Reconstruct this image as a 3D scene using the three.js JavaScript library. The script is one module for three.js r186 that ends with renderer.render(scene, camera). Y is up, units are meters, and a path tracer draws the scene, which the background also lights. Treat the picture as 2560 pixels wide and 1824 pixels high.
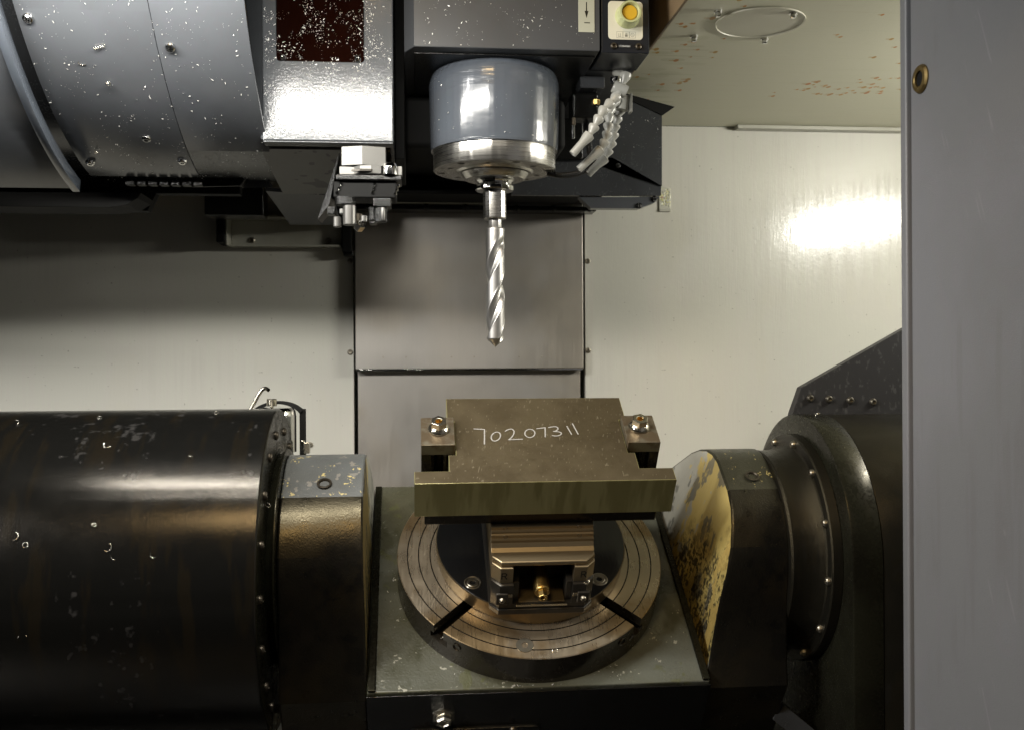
import * as THREE from 'three';
import { RoundedBoxGeometry } from 'three/addons/geometries/RoundedBoxGeometry.js';
import { mergeGeometries, toCreasedNormals } from 'three/addons/utils/BufferGeometryUtils.js';
import { RectAreaLightUniformsLib } from 'three/addons/lights/RectAreaLightUniformsLib.js';
import { Brush, Evaluator, SUBTRACTION } from 'three-bvh-csg';

// ---------------------------------------------------------------- camera, lamps, exposure
const scene = new THREE.Scene();
scene.background = new THREE.Color(0x000000);
const camera = new THREE.PerspectiveCamera(39.77, 1024 / 729, 0.05, 30);
camera.position.set(-0.1351, 0, 1.6491);
camera.rotation.order = 'YXZ';
camera.rotation.set(-0.0002, -0.0980, -0.0058);
camera.focus = 1.55;
camera.userData.fStop = 9;
const renderer = new THREE.WebGLRenderer({ antialias: true });
renderer.setSize(1024, 729);
renderer.toneMapping = THREE.LinearToneMapping;
renderer.toneMappingExposure = 1.0;
renderer.shadowMap.enabled = true;
RectAreaLightUniformsLib.init();

const LAMPS = {
  header: { pos: [-0.42, 0.482, 0.47], aim: [-0.36, -0.1, 0.0], w: 0.64, h: 0.05, color: [1, 0.97, 0.9], power: 92 },
  side: { pos: [1.235, 0.43, 0.14], aim: [0.35, 0.1, -0.3], w: 0.5, h: 0.06, color: [1, 0.97, 0.88], power: 115 },
  room: { pos: [-0.65, 1.95, 2.6], aim: [0, -0.3, 0], w: 0.7, h: 0.4, color: [1, 0.70, 0.34], power: 24 },
  hall: { pos: [-2.4, 1.15, 1.75], aim: [0.1, -0.1, 0.2], w: 0.8, h: 0.6, color: [1, 0.98, 0.95], power: 43 },
};

// ---------------------------------------------------------------- helpers
let seed = 20240611;
const rnd = () => { seed = (seed * 1664525 + 1013904223) >>> 0; return seed / 4294967296; };
const rr = (a, b) => a + (b - a) * rnd();
const V = (x, y, z) => new THREE.Vector3(x, y, z);
const used = new Map();
function numbered(n) { const k = used.get(n) ?? 0; used.set(n, k + 1); return k ? `${n}_${String(k).padStart(3, '0')}` : n; }
function userData(o, label, category, group, kind) {
  if (label) o.userData.label = label;
  if (category) o.userData.category = category;
  if (group) o.userData.group = group;
  if (kind) o.userData.kind = kind;
}
function thing(name, label, category, { pos = [0, 0, 0], rot = [0, 0, 0], group, kind } = {}) {
  const o = new THREE.Group(); o.name = numbered(name); o.position.set(...pos); o.rotation.set(...rot);
  userData(o, label, category, group, kind); scene.add(o); return o;
}
function mesh(name, geo, mat, parent, label) {
  const m = new THREE.Mesh(geo, mat); m.name = parent === scene ? numbered(name) : name; m.castShadow = m.receiveShadow = true;
  parent.add(m); if (label) m.userData.label = label; return m;
}
function single(name, geo, mat, label, category, group, kind) { const m = mesh(name, geo, mat, scene); userData(m, label, category, group, kind); return m; }
function copyOf(o, label, pos, rot) { const c = o.clone(); c.name = numbered(o.name.replace(/_\d\d\d$/, '')); scene.add(c); if (label) c.userData = { ...o.userData, label }; if (pos) c.position.set(...pos); if (rot) c.rotation.set(...rot); return c; }

// uv in metres by the dominant axis of each face
function metricUV(g) {
  if (g.index) g = g.toNonIndexed();
  const p = g.attributes.position, n = p.count, uv = new Float32Array(n * 2), a = V(0, 0, 0), b = V(0, 0, 0), c = V(0, 0, 0), f = V(0, 0, 0);
  for (let i = 0; i < n; i += 3) {
    a.fromBufferAttribute(p, i); b.fromBufferAttribute(p, i + 1); c.fromBufferAttribute(p, i + 2);
    f.copy(b).sub(a).cross(c.clone().sub(a));
    const ax = Math.abs(f.x), ay = Math.abs(f.y), az = Math.abs(f.z);
    [a, b, c].forEach((q, k) => {
      const [s, t] = az >= ax && az >= ay ? [q.x, q.y] : ax >= ay ? [q.z, q.y] : [q.x, q.z];
      uv[(i + k) * 2] = s; uv[(i + k) * 2 + 1] = t;
    });
  }
  g.setAttribute('uv', new THREE.BufferAttribute(uv, 2));
  return g;
}
const at = (g, x, y, z, rx = 0, ry = 0, rz = 0) => { if (rx || ry || rz) g.applyMatrix4(new THREE.Matrix4().makeRotationFromEuler(new THREE.Euler(rx, ry, rz))); return g.translate(x, y, z); };
function box(x0, x1, y0, y1, z0, z1, r = 0.0015) {
  const w = x1 - x0, h = y1 - y0, d = z1 - z0, rad = Math.min(r, w / 2.01, h / 2.01, d / 2.01);
  return metricUV(at(rad > 0 ? new RoundedBoxGeometry(w, h, d, 1, rad) : new THREE.BoxGeometry(w, h, d), (x0 + x1) / 2, (y0 + y1) / 2, (z0 + z1) / 2));
}
// polygon in xy, extruded in z from z0 to z1
function prism(pts, z0, z1, bevel = 0.001, holes = []) {
  const s = new THREE.Shape(pts.map(([x, y]) => new THREE.Vector2(x, y)));
  for (const h of holes) s.holes.push(new THREE.Path(h.map(([x, y]) => new THREE.Vector2(x, y))));
  const g = new THREE.ExtrudeGeometry(s, { depth: Math.max(1e-4, z1 - z0 - 2 * bevel), bevelEnabled: bevel > 0, bevelThickness: bevel, bevelSize: bevel, bevelOffset: -bevel, bevelSegments: 2, curveSegments: 24 });
  return g.translate(0, 0, z0 + bevel);
}
// polygon in (z, y), extruded along x (uv of the caps: -z, y)
function prismX(pts, x0, x1, bevel = 0.001) { const g = prism(pts.map(([z, y]) => [-z, y]).reverse(), x0, x1, bevel); return g.rotateY(Math.PI / 2); }
// polygon in (x, z), extruded along y
function prismY(pts, y0, y1, bevel = 0.001, holes = []) { const f = ([x, z]) => [x, -z]; return prism(pts.map(f).reverse(), y0, y1, bevel, holes.map((h) => h.map(f))).rotateX(-Math.PI / 2); }
function lathe(pts, seg = 64, a0 = 0, a1 = Math.PI * 2) { return toCreasedNormals(new THREE.LatheGeometry(pts.map(([r, y]) => new THREE.Vector2(r, y)), seg, a0, a1), 0.5); }
const latheX = (pts, seg, a0, a1) => lathe(pts, seg, a0, a1).rotateZ(-Math.PI / 2);   // y -> +x
const latheZ = (pts, seg) => lathe(pts, seg).rotateX(Math.PI / 2);                    // y -> +z
function tube(pts, r, seg = 40, rad = 10) { return new THREE.TubeGeometry(new THREE.CatmullRomCurve3(pts.map((p) => V(...p))), seg, r, rad, false); }
function quads(poly) {  // closed solid between front and back polygon lists of equal length (3-D points)
  const [f, b] = poly, pos = [], n = f.length, tri = (p, q, r) => pos.push(...p, ...q, ...r);
  for (let i = 1; i < n - 1; i++) { tri(f[0], f[i], f[i + 1]); tri(b[0], b[i + 1], b[i]); }
  for (let i = 0; i < n; i++) { const j = (i + 1) % n; tri(f[i], b[i], b[j]); tri(f[i], b[j], f[j]); }
  const g = new THREE.BufferGeometry(); g.setAttribute('position', new THREE.Float32BufferAttribute(pos, 3)); g.computeVertexNormals(); return metricUV(g);
}
// button-head screw along +z with a hex socket
function screwGeo(R = 0.006, h = 0.0035) {
  const s = R * 0.42;
  return lathe([[0, h * 0.35], [s * 0.95, h * 0.35], [s, h * 0.95], [R * 0.62, h], [R * 0.86, h * 0.7], [R, h * 0.25], [R, -0.001]], 18).rotateX(Math.PI / 2);
}
function hexGeo(R, h, bore = 0) { const p = []; for (let i = 0; i < 6; i++) p.push([R * Math.cos(i * Math.PI / 3), R * Math.sin(i * Math.PI / 3)]); const hole = []; if (bore) for (let i = 0; i < 20; i++) hole.push([bore * Math.cos(i * Math.PI / 10), bore * Math.sin(i * Math.PI / 10)]); return prismY(p, 0, h, h * 0.08, bore ? [hole] : []); }

// ---------------------------------------------------------------- noise and textures
function hash(x, y, s) { let h = (x * 374761393 + y * 668265263 + s * 974634777) | 0; h = Math.imul(h ^ (h >>> 13), 1274126177); return ((h ^ (h >>> 16)) >>> 0) / 4294967296; }
function vnoise(x, y, px, py, s) {
  const x0 = Math.floor(x), y0 = Math.floor(y), fx = x - x0, fy = y - y0, u = fx * fx * (3 - 2 * fx), v = fy * fy * (3 - 2 * fy), m = (a, n) => ((a % n) + n) % n;
  const a = hash(m(x0, px), m(y0, py), s), b = hash(m(x0 + 1, px), m(y0, py), s), c = hash(m(x0, px), m(y0 + 1, py), s), d = hash(m(x0 + 1, px), m(y0 + 1, py), s);
  return a + (b - a) * u + (c - a) * v + (a - b - c + d) * u * v;
}
function fbm(u, v, fx, fy, s, oct = 4) { let a = 0.5, t = 0, w = 0; for (let i = 0; i < oct; i++) { t += a * vnoise(u * fx, v * fy, fx, fy, s + i); w += a; a *= 0.55; fx *= 2; fy *= 2; } return t / w; }
const sm = (a, b, x) => { const t = Math.min(1, Math.max(0, (x - a) / (b - a))); return t * t * (3 - 2 * t); };
const mix3 = (a, b, t) => [a[0] + (b[0] - a[0]) * t, a[1] + (b[1] - a[1]) * t, a[2] + (b[2] - a[2]) * t];
const enc = (x) => Math.round(255 * (x <= 0.0031308 ? 12.92 * Math.max(0, x) : 1.055 * Math.pow(Math.min(1, x), 1 / 2.4) - 0.055));
function tex(n, fn, size, srgb, ny = n, sizeY = size) {
  const d = new Uint8Array(n * ny * 4);
  for (let j = 0; j < ny; j++) for (let i = 0; i < n; i++) {
    const c = fn(i / n, j / ny), k = (j * n + i) * 4;
    if (srgb) { d[k] = enc(c[0]); d[k + 1] = enc(c[1]); d[k + 2] = enc(c[2]); } else { const q = Math.round(255 * Math.min(1, Math.max(0, c))); d[k] = d[k + 1] = d[k + 2] = q; }
    d[k + 3] = 255;
  }
  const t = new THREE.DataTexture(d, n, ny); t.wrapS = t.wrapT = THREE.RepeatWrapping; t.magFilter = THREE.LinearFilter; t.minFilter = THREE.LinearMipmapLinearFilter; t.generateMipmaps = true;
  if (srgb) t.colorSpace = THREE.SRGBColorSpace;
  t.repeat.set(1 / size, 1 / sizeY); t.needsUpdate = true; return t;
}
const again = (t, size, sizeY = size) => { const c = t.clone(); c.repeat.set(1 / size, 1 / sizeY); c.needsUpdate = true; return c; };
function canvasTex(w, h, draw, srgb = true) {
  const c = document.createElement('canvas'); c.width = w; c.height = h; draw(c.getContext('2d'), w, h);
  const t = new THREE.CanvasTexture(c); if (srgb) t.colorSpace = THREE.SRGBColorSpace; return t;
}
const T = {};
T.grain = tex(512, (u, v) => 0.5 * fbm(u, v, 8, 8, 1) + 0.5 * fbm(u, v, 64, 64, 7, 3), 0.25, false);
T.fine = tex(512, (u, v) => fbm(u, v, 96, 96, 11, 3), 0.12, false);
T.streakY = tex(512, (u, v) => 0.6 * fbm(u, v, 160, 3, 21, 2) + 0.4 * fbm(u, v, 40, 4, 25, 3), 0.3, false);
T.scratch = tex(512, (u, v) => { let m = 0.55 + 0.25 * (fbm(u, v, 90, 4, 31, 2) - 0.5) + 0.35 * (fbm(u, v, 6, 6, 33, 4) - 0.5); if (fbm(u + 0.3 * v, v, 120, 2, 35, 1) > 0.86) m += 0.15; return m; }, 0.18, false);
const rgb = (a) => new THREE.Color().setRGB(...a);
const std = (o) => { const m = new THREE.MeshStandardMaterial(o); return m; };
const phy = (o) => new THREE.MeshPhysicalMaterial(o);
const M = {};
// painted sheet metal of the enclosure: cream white with faint runs and specks
const cream = [0.60, 0.588, 0.53];
M.wall = phy({
  map: tex(1024, (u, v) => {
    const run = fbm(u, v, 140, 3, 41, 3), cloud = fbm(u, v, 4, 4, 43, 4), spot = fbm(u, v, 130, 130, 47, 2);
    let c = mix3(cream, [0.54, 0.53, 0.475], 0.4 * sm(0.45, 0.75, run) * sm(0.35, 0.7, cloud));
    c = mix3(c, [0.575, 0.555, 0.46], 0.35 * sm(0.5, 0.75, fbm(u, v, 6, 3, 53, 3)));
    if (spot > 0.90) c = mix3(c, [0.34, 0.33, 0.29], sm(0.90, 0.93, spot));
    return c;
  }, 0.9, true),
  roughness: 0.21, roughnessMap: tex(512, (u, v) => 0.5 + 0.6 * fbm(u, v, 100, 5, 57, 3), 0.5, false),
  bumpMap: tex(512, (u, v) => 0.5 * fbm(u, v, 90, 6, 61, 3) + 0.5 * fbm(u, v, 30, 30, 67, 3), 0.22, false), bumpScale: 0.00019,
});
M.steelSheet = std({ metalness: 1, color: rgb([0.50, 0.475, 0.44]), roughness: 0.55, roughnessMap: tex(512, (u, v) => 0.74 + 0.16 * fbm(u, v, 120, 3, 71, 3) + 0.26 * fbm(u, v, 5, 5, 73, 5), 0.35, false), bumpMap: T.streakY, bumpScale: 0.00004,
  map: tex(512, (u, v) => { const k = 0.8 + 0.2 * fbm(u, v, 7, 5, 75, 4); return mix3([k, k, k], [k * 0.97, k * 0.94, k * 0.88], sm(0.45, 0.7, fbm(u, v, 3, 3, 77, 4))); }, 0.6, true) });
const dusty = (base, alt, f = 6, s = 81) => tex(512, (u, v) => mix3(base, alt, sm(0.4, 0.75, fbm(u, v, f, f, s, 5))), 0.5, true);
M.greyPaint = phy({ map: dusty([0.086, 0.092, 0.102], [0.078, 0.083, 0.091]), roughness: 0.3, roughnessMap: again(T.grain, 0.2), bumpMap: again(T.fine, 0.05), bumpScale: 0.00006 });
M.boxPaint = phy({ map: dusty([0.080, 0.086, 0.093], [0.070, 0.075, 0.081], 9, 83), roughness: 0.16, bumpMap: tex(512, (u, v) => 0.5 * fbm(u, v, 48, 48, 85, 3) + 0.5 * fbm(u, v, 110, 110, 87, 2), 0.12, false), bumpScale: 0.00022 });
M.headPaint = phy({ map: dusty([0.050, 0.053, 0.057], [0.044, 0.046, 0.049], 6, 89), roughness: 0.42, bumpMap: again(T.fine, 0.05), bumpScale: 0.00006 });
M.capPaint = phy({ map: dusty([0.085, 0.097, 0.116], [0.078, 0.088, 0.105], 5, 91), roughness: 0.2, clearcoat: 0.6, clearcoatRoughness: 0.12, bumpMap: tex(512, (u, v) => fbm(u, v, 6, 10, 93, 3), 0.35, false), bumpScale: 0.0006 });
M.darkPaint = phy({ map: dusty([0.052, 0.055, 0.060], [0.042, 0.044, 0.047], 7, 95), roughness: 0.42, roughnessMap: again(T.grain, 0.15), bumpMap: again(T.fine, 0.06), bumpScale: 0.0001 });
M.black = phy({ color: rgb([0.006, 0.006, 0.0055]), roughness: 0.34, roughnessMap: again(T.grain, 0.1), bumpMap: again(T.fine, 0.07), bumpScale: 0.0003 });
M.blackMatte = phy({ color: rgb([0.007, 0.007, 0.0065]), roughness: 0.7, specularIntensity: 0.4 });
// black machine paint under a dried brown coolant film
const film = (base, fbase) => tex(1024, (u, v) => {
  let c = base; const a = fbm(u, v, 7, 7, 101, 5), b = fbm(u, v, 24, 24, 103, 3);
  c = mix3(c, fbase, 0.7 * sm(0.52, 0.68, a)); c = mix3(c, [0.010, 0.0095, 0.009], 0.6 * sm(0.6, 0.8, b)); return c;
}, 0.55, true);
const drumMap = tex(1024, (u, v) => {   // black paint, thin brown film in runs, a few pale dried splashes
  let c = mix3([0.0055, 0.0055, 0.0052], [0.009, 0.0075, 0.005], sm(0.5, 0.7, fbm(u, v, 30, 5, 101, 4)));
  c = mix3(c, [0.034, 0.033, 0.032], 0.8 * sm(0.66, 0.76, 0.55 * fbm(u, v, 5, 5, 103, 3) + 0.45 * fbm(u, v, 46, 46, 104, 3))); return c;
}, 0.55, true);
M.drum = phy({ map: drumMap, roughness: 0.2, specularIntensity: 0.72, specularColor: rgb([1, 0.93, 0.82]), roughnessMap: tex(512, (u, v) => 0.65 + 0.5 * fbm(u, v, 14, 14, 105, 4), 0.4, false), bumpMap: tex(512, (u, v) => fbm(u, v, 120, 120, 107, 2), 0.11, false), bumpScale: 0.0001 });
M.trunnion = phy({ map: film([0.0075, 0.0072, 0.0055], [0.010, 0.0085, 0.0055]), roughness: 0.4, specularIntensity: 0.7, specularColor: rgb([1, 0.85, 0.55]), roughnessMap: tex(512, (u, v) => 0.6 + 0.5 * fbm(u, v, 14, 14, 109, 4), 0.4, false), bumpMap: again(T.fine, 0.1), bumpScale: 0.0002 });
M.greenDark = phy({ map: dusty([0.0115, 0.0115, 0.0075], [0.007, 0.0065, 0.0045], 5, 111), roughness: 0.55, specularIntensity: 0.45, roughnessMap: again(T.grain, 0.2), specularColor: rgb([1, 0.9, 0.65]) });
const chipMask = (u, v, f, s, thr) => sm(thr, thr + 0.03, fbm(u, v, f, f, s, 3) * 0.6 + fbm(u, v, f * 5, f * 5, s + 9, 2) * 0.4);
const armBump = tex(512, (u, v) => fbm(u, v, 100, 100, 135, 2), 0.16, false), armRough = tex(512, (u, v) => 0.6 + 0.6 * fbm(u, v, 14, 14, 133, 4), 0.3, false);
M.arm = phy({  // black arm paint under brown dried coolant
  map: tex(512, (u, v) => { let c = mix3([0.0065, 0.006, 0.005], [0.012, 0.0095, 0.006], sm(0.4, 0.7, fbm(u, v, 6, 6, 121, 4))); c = mix3(c, [0.004, 0.004, 0.004], 0.8 * sm(0.58, 0.66, fbm(u, v, 12, 8, 123, 5))); return c; }, 0.42, true),
  roughness: 0.36, specularColor: rgb([1, 0.86, 0.56]), roughnessMap: armRough, bumpMap: armBump, bumpScale: 0.00022 });
M.armTop = phy({  // bare grey paint on the flat tops, chipped to primer and yellow filler
  map: tex(1024, (u, v) => {
    let c = mix3([0.105, 0.112, 0.112], [0.085, 0.088, 0.084], fbm(u, v, 6, 6, 125, 4));
    c = mix3(c, [0.22, 0.205, 0.18], 0.7 * chipMask(u, v, 12, 127, 0.655)); c = mix3(c, [0.46, 0.38, 0.17], chipMask(u, v, 26, 131, 0.70)); return c;
  }, 0.42, true), roughness: 0.5, roughnessMap: armRough, bumpMap: armBump, bumpScale: 0.0003 });
M.armGreen = phy({ map: tex(512, (u, v) => { let c = mix3([0.020, 0.021, 0.015], [0.030, 0.029, 0.020], fbm(u, v, 6, 6, 128, 4)); c = mix3(c, [0.40, 0.32, 0.12], chipMask(u, v, 30, 129, 0.71)); return c; }, 0.42, true), roughness: 0.42, roughnessMap: armRough, bumpMap: armBump, bumpScale: 0.0002, specularColor: rgb([1, 0.9, 0.65]) });
M.casting = phy({  // grey-green enamel, chipped
  map: tex(1024, (u, v) => {
    let c = mix3([0.140, 0.150, 0.132], [0.078, 0.077, 0.050], sm(-0.1, 0.55, fbm(u, v, 3, 3, 141, 4) - 0.15));
    c = mix3(c, [0.050, 0.050, 0.028], 0.8 * sm(0.5, 0.66, fbm(u, v, 9, 6, 143, 5)));
    c = mix3(c, [0.095, 0.10, 0.04], 0.5 * chipMask(u, v, 10, 147, 0.66)); c = mix3(c, [0.42, 0.41, 0.34], 0.8 * chipMask(u, v, 30, 149, 0.725)); return c;
  }, 0.55, true), roughness: 0.36, roughnessMap: tex(512, (u, v) => 0.55 + 0.6 * fbm(u, v, 14, 14, 151, 4), 0.3, false), bumpMap: tex(512, (u, v) => fbm(u, v, 70, 70, 153, 3), 0.2, false), bumpScale: 0.0004 });
// cheek of the arm worn through yellow filler to grey primer and dark iron; uv = (-v, w) in metres
const cheekTex = tex(1024, (u, v) => {
  const w = v * 0.5 - 0.3, z = (0.5 - u) * 0.5, h = 0.823 * w - 0.567 * z;     // h: height above the trunnion axis as the table stands
  const big = fbm(u, v, 9, 4, 161, 4), speck = fbm(u, v, 110, 110, 163, 2), mid = fbm(u, v, 36, 20, 169, 4), low = fbm(u, v, 6, 6, 167, 4);
  let c = mix3([0.46, 0.45, 0.39], [0.34, 0.34, 0.30], low);
  c = mix3(c, [0.55, 0.43, 0.145], sm(0.44, 0.50, 0.6 * big + 0.4 * mid + 0.30 * sm(-0.16, 0.02, z) - 0.13));
  c = mix3(c, [0.12, 0.12, 0.105], 0.8 * sm(0.62, 0.67, fbm(u, v, 26, 10, 173, 4)));
  const worn = sm(-0.02, 0.05, 0.02 - h + 0.14 * (low - 0.5) + 0.10 * (mid - 0.5) + 0.35 * (z + 0.05));
  c = mix3(c, [0.030, 0.028, 0.019], 0.9 * worn * sm(0.42, 0.56, 0.5 * speck + 0.3 * mid + 0.2 * fbm(u, v, 180, 30, 183, 2)));
  c = mix3(c, [0.50, 0.36, 0.11], 0.9 * worn * sm(0.57, 0.62, fbm(u, v, 30, 12, 179, 4)));
  return c;
}, 0.5, true);
cheekTex.offset.set(0.5, 0.6);
M.cheek = phy({ map: cheekTex, roughness: 0.5, bumpMap: tex(512, (u, v) => fbm(u, v, 16, 8, 177, 5), 0.25, false), bumpScale: 0.001 });
M.tableSteel = std({ metalness: 0.8, color: rgb([0.54, 0.46, 0.345]), roughness: 0.56, map: tex(512, (u, v) => mix3([0.95, 0.95, 0.95], [0.60, 0.50, 0.36], sm(0.42, 0.72, fbm(u, v, 4, 4, 181, 5))), 0.3, true), roughnessMap: T.scratch });
M.tableSide = std({ metalness: 0.7, color: rgb([0.075, 0.066, 0.052]), roughness: 0.42, roughnessMap: again(T.grain, 0.2) });
M.subplate = std({ metalness: 0.9, color: rgb([0.085, 0.085, 0.085]), roughness: 0.28, roughnessMap: T.scratch, bumpMap: again(T.scratch, 0.13), bumpScale: 0.00008 });
M.subplateRim = std({ metalness: 0.9, color: rgb([0.22, 0.17, 0.10]), roughness: 0.4 });
M.work = std({ metalness: 0.5, map: tex(1024, (u, v) => { let c = mix3([0.112, 0.088, 0.050], [0.086, 0.066, 0.036], sm(0.35, 0.7, fbm(u, v, 5, 5, 191, 5))); c = mix3(c, [0.30, 0.26, 0.18], 0.45 * sm(0.80, 0.84, fbm(u + 0.2 * v, v, 150, 40, 193, 2))); return c; }, 0.3, true), roughness: 0.5, roughnessMap: tex(512, (u, v) => 0.75 + 0.4 * fbm(u, v, 30, 30, 195, 4), 0.2, false), bumpMap: again(T.scratch, 0.15), bumpScale: 0.0001 });
M.workFace = std({ metalness: 0.5, map: tex(512, (u, v) => mix3([0.36, 0.33, 0.155], [0.26, 0.235, 0.10], sm(0.4, 0.7, fbm(u, v, 22, 3, 197, 4))), 0.25, true), roughness: 0.3, bumpMap: again(T.streakY, 0.3), bumpScale: 0.0001 });
M.brownSteel = std({ metalness: 0.75, map: tex(512, (u, v) => mix3([0.16, 0.12, 0.075], [0.24, 0.215, 0.16], sm(0.42, 0.7, fbm(u, v, 8, 8, 199, 5))), 0.16, true), roughness: 0.46, bumpMap: again(T.fine, 0.05), bumpScale: 0.0001 });
M.darkSteel = std({ metalness: 0.85, color: rgb([0.06, 0.05, 0.038]), roughness: 0.4, roughnessMap: again(T.grain, 0.12) });
M.viseSteel = std({ metalness: 0.9, color: rgb([0.35, 0.28, 0.175]), roughness: 0.42, bumpMap: again(T.fine, 0.05), bumpScale: 0.00005 });
M.viseDark = std({ metalness: 0.6, color: rgb([0.055, 0.05, 0.042]), roughness: 0.32 });
M.brass = std({ metalness: 1, color: rgb([0.52, 0.36, 0.13]), roughness: 0.34 });
M.nickel = std({ metalness: 1, color: rgb([0.62, 0.58, 0.48]), roughness: 0.25 });
M.chrome = std({ metalness: 1, color: rgb([0.66, 0.66, 0.65]), roughness: 0.16, roughnessMap: again(T.grain, 0.05) });
M.ground = std({ metalness: 1, color: rgb([0.56, 0.545, 0.51]), roughness: 0.3, roughnessMap: tex(512, (u, v) => 0.7 + 0.5 * fbm(u, v, 2, 90, 201, 3), 0.2, false) });
M.drill = std({ metalness: 1, color: rgb([0.50, 0.49, 0.47]), roughness: 0.42 });
M.screw = std({ metalness: 1, color: rgb([0.34, 0.31, 0.25]), roughness: 0.36 });
M.darkScrew = std({ metalness: 0.9, color: rgb([0.10, 0.085, 0.065]), roughness: 0.4 });
M.plasticWhite = phy({ color: rgb([0.36, 0.36, 0.33]), roughness: 0.3 });
M.gripSteel = std({ metalness: 0.8, color: rgb([0.16, 0.155, 0.145]), roughness: 0.4 });
M.armSteel = std({ metalness: 0.5, color: rgb([0.20, 0.197, 0.185]), roughness: 0.45 });
M.coverCream = phy({ color: rgb([0.50, 0.485, 0.385]), roughness: 0.45 });
M.lightMetal = phy({ map: dusty([0.44, 0.435, 0.37], [0.36, 0.35, 0.29], 5, 203), roughness: 0.42 });
M.jamb = phy({ map: tex(1024, (u, v) => {
  let c = mix3([0.185, 0.187, 0.200], [0.168, 0.170, 0.178], sm(0.35, 0.7, fbm(u, v, 4, 4, 205, 4)));
  c = mix3(c, [0.15, 0.15, 0.152], 0.5 * sm(0.56, 0.7, fbm(u, v, 60, 4, 206, 3)) * sm(0.45, 0.6, fbm(u, v, 5, 5, 208, 3)));   // dried runs
  c = mix3(c, [0.27, 0.27, 0.275], 0.5 * sm(0.86, 0.9, fbm(u + 0.4 * v, v, 220, 9, 209, 1)) * sm(0.55, 0.65, fbm(u, v, 7, 7, 210, 3)));   // fine scratches
  return c; }, 0.7, true), roughness: 0.42, roughnessMap: tex(256, (u, v) => 0.75 + 0.45 * fbm(u, v, 8, 8, 212, 4), 0.4, false), bumpMap: again(T.fine, 0.06), bumpScale: 0.00025 });
M.chip = std({ metalness: 0.35, color: rgb([0.80, 0.80, 0.77]), roughness: 0.3, side: THREE.DoubleSide });
M.swarf = std({ metalness: 1, color: rgb([0.80, 0.77, 0.68]), roughness: 0.25, side: THREE.DoubleSide });
M.smoked = phy({ color: rgb([0.006, 0.0015, 0.0008]), roughness: 0.05, ior: 1.5 });

// ---------------------------------------------------------------- the enclosure
const CEIL = 0.541, WZ = -0.6;
function structure(name, geo, mat, label) { return single(name, geo, mat, label, name.split('_')[0], null, 'structure'); }
structure('wall_back', box(-1.75, -0.2648, -0.9, 0.95, WZ - 0.02, WZ), M.wall, 'cream painted sheet of the back wall beside the magazine cover');
structure('wall_back', box(0.2523, 1.3, -0.9, CEIL, WZ - 0.02, WZ), M.wall, 'bright cream painted sheet of the back wall under the roof panel');
structure('wall_recess', box(-0.32, 0.31, -0.9, 0.95, WZ - 0.20, WZ - 0.18, 0), M.wall, 'cream column sheet set back behind the steel way covers');
for (const [a, b] of [[-0.34, -0.321], [0.311, 0.33]]) structure('wall_recess', box(a, b, -0.9, 0.95, WZ - 0.20, WZ - 0.021, 0), M.wall, 'cream return sheet beside the column recess');
structure('wall_side', box(1.3, 1.32, -0.9, CEIL, WZ, 1.3), M.wall, 'cream side wall of the enclosure carrying a lamp');
structure('floor', box(-1.15, 1.3, -0.92, -0.9, WZ, 1.0), M.black, 'dark chip pan under the tilting table');
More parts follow.
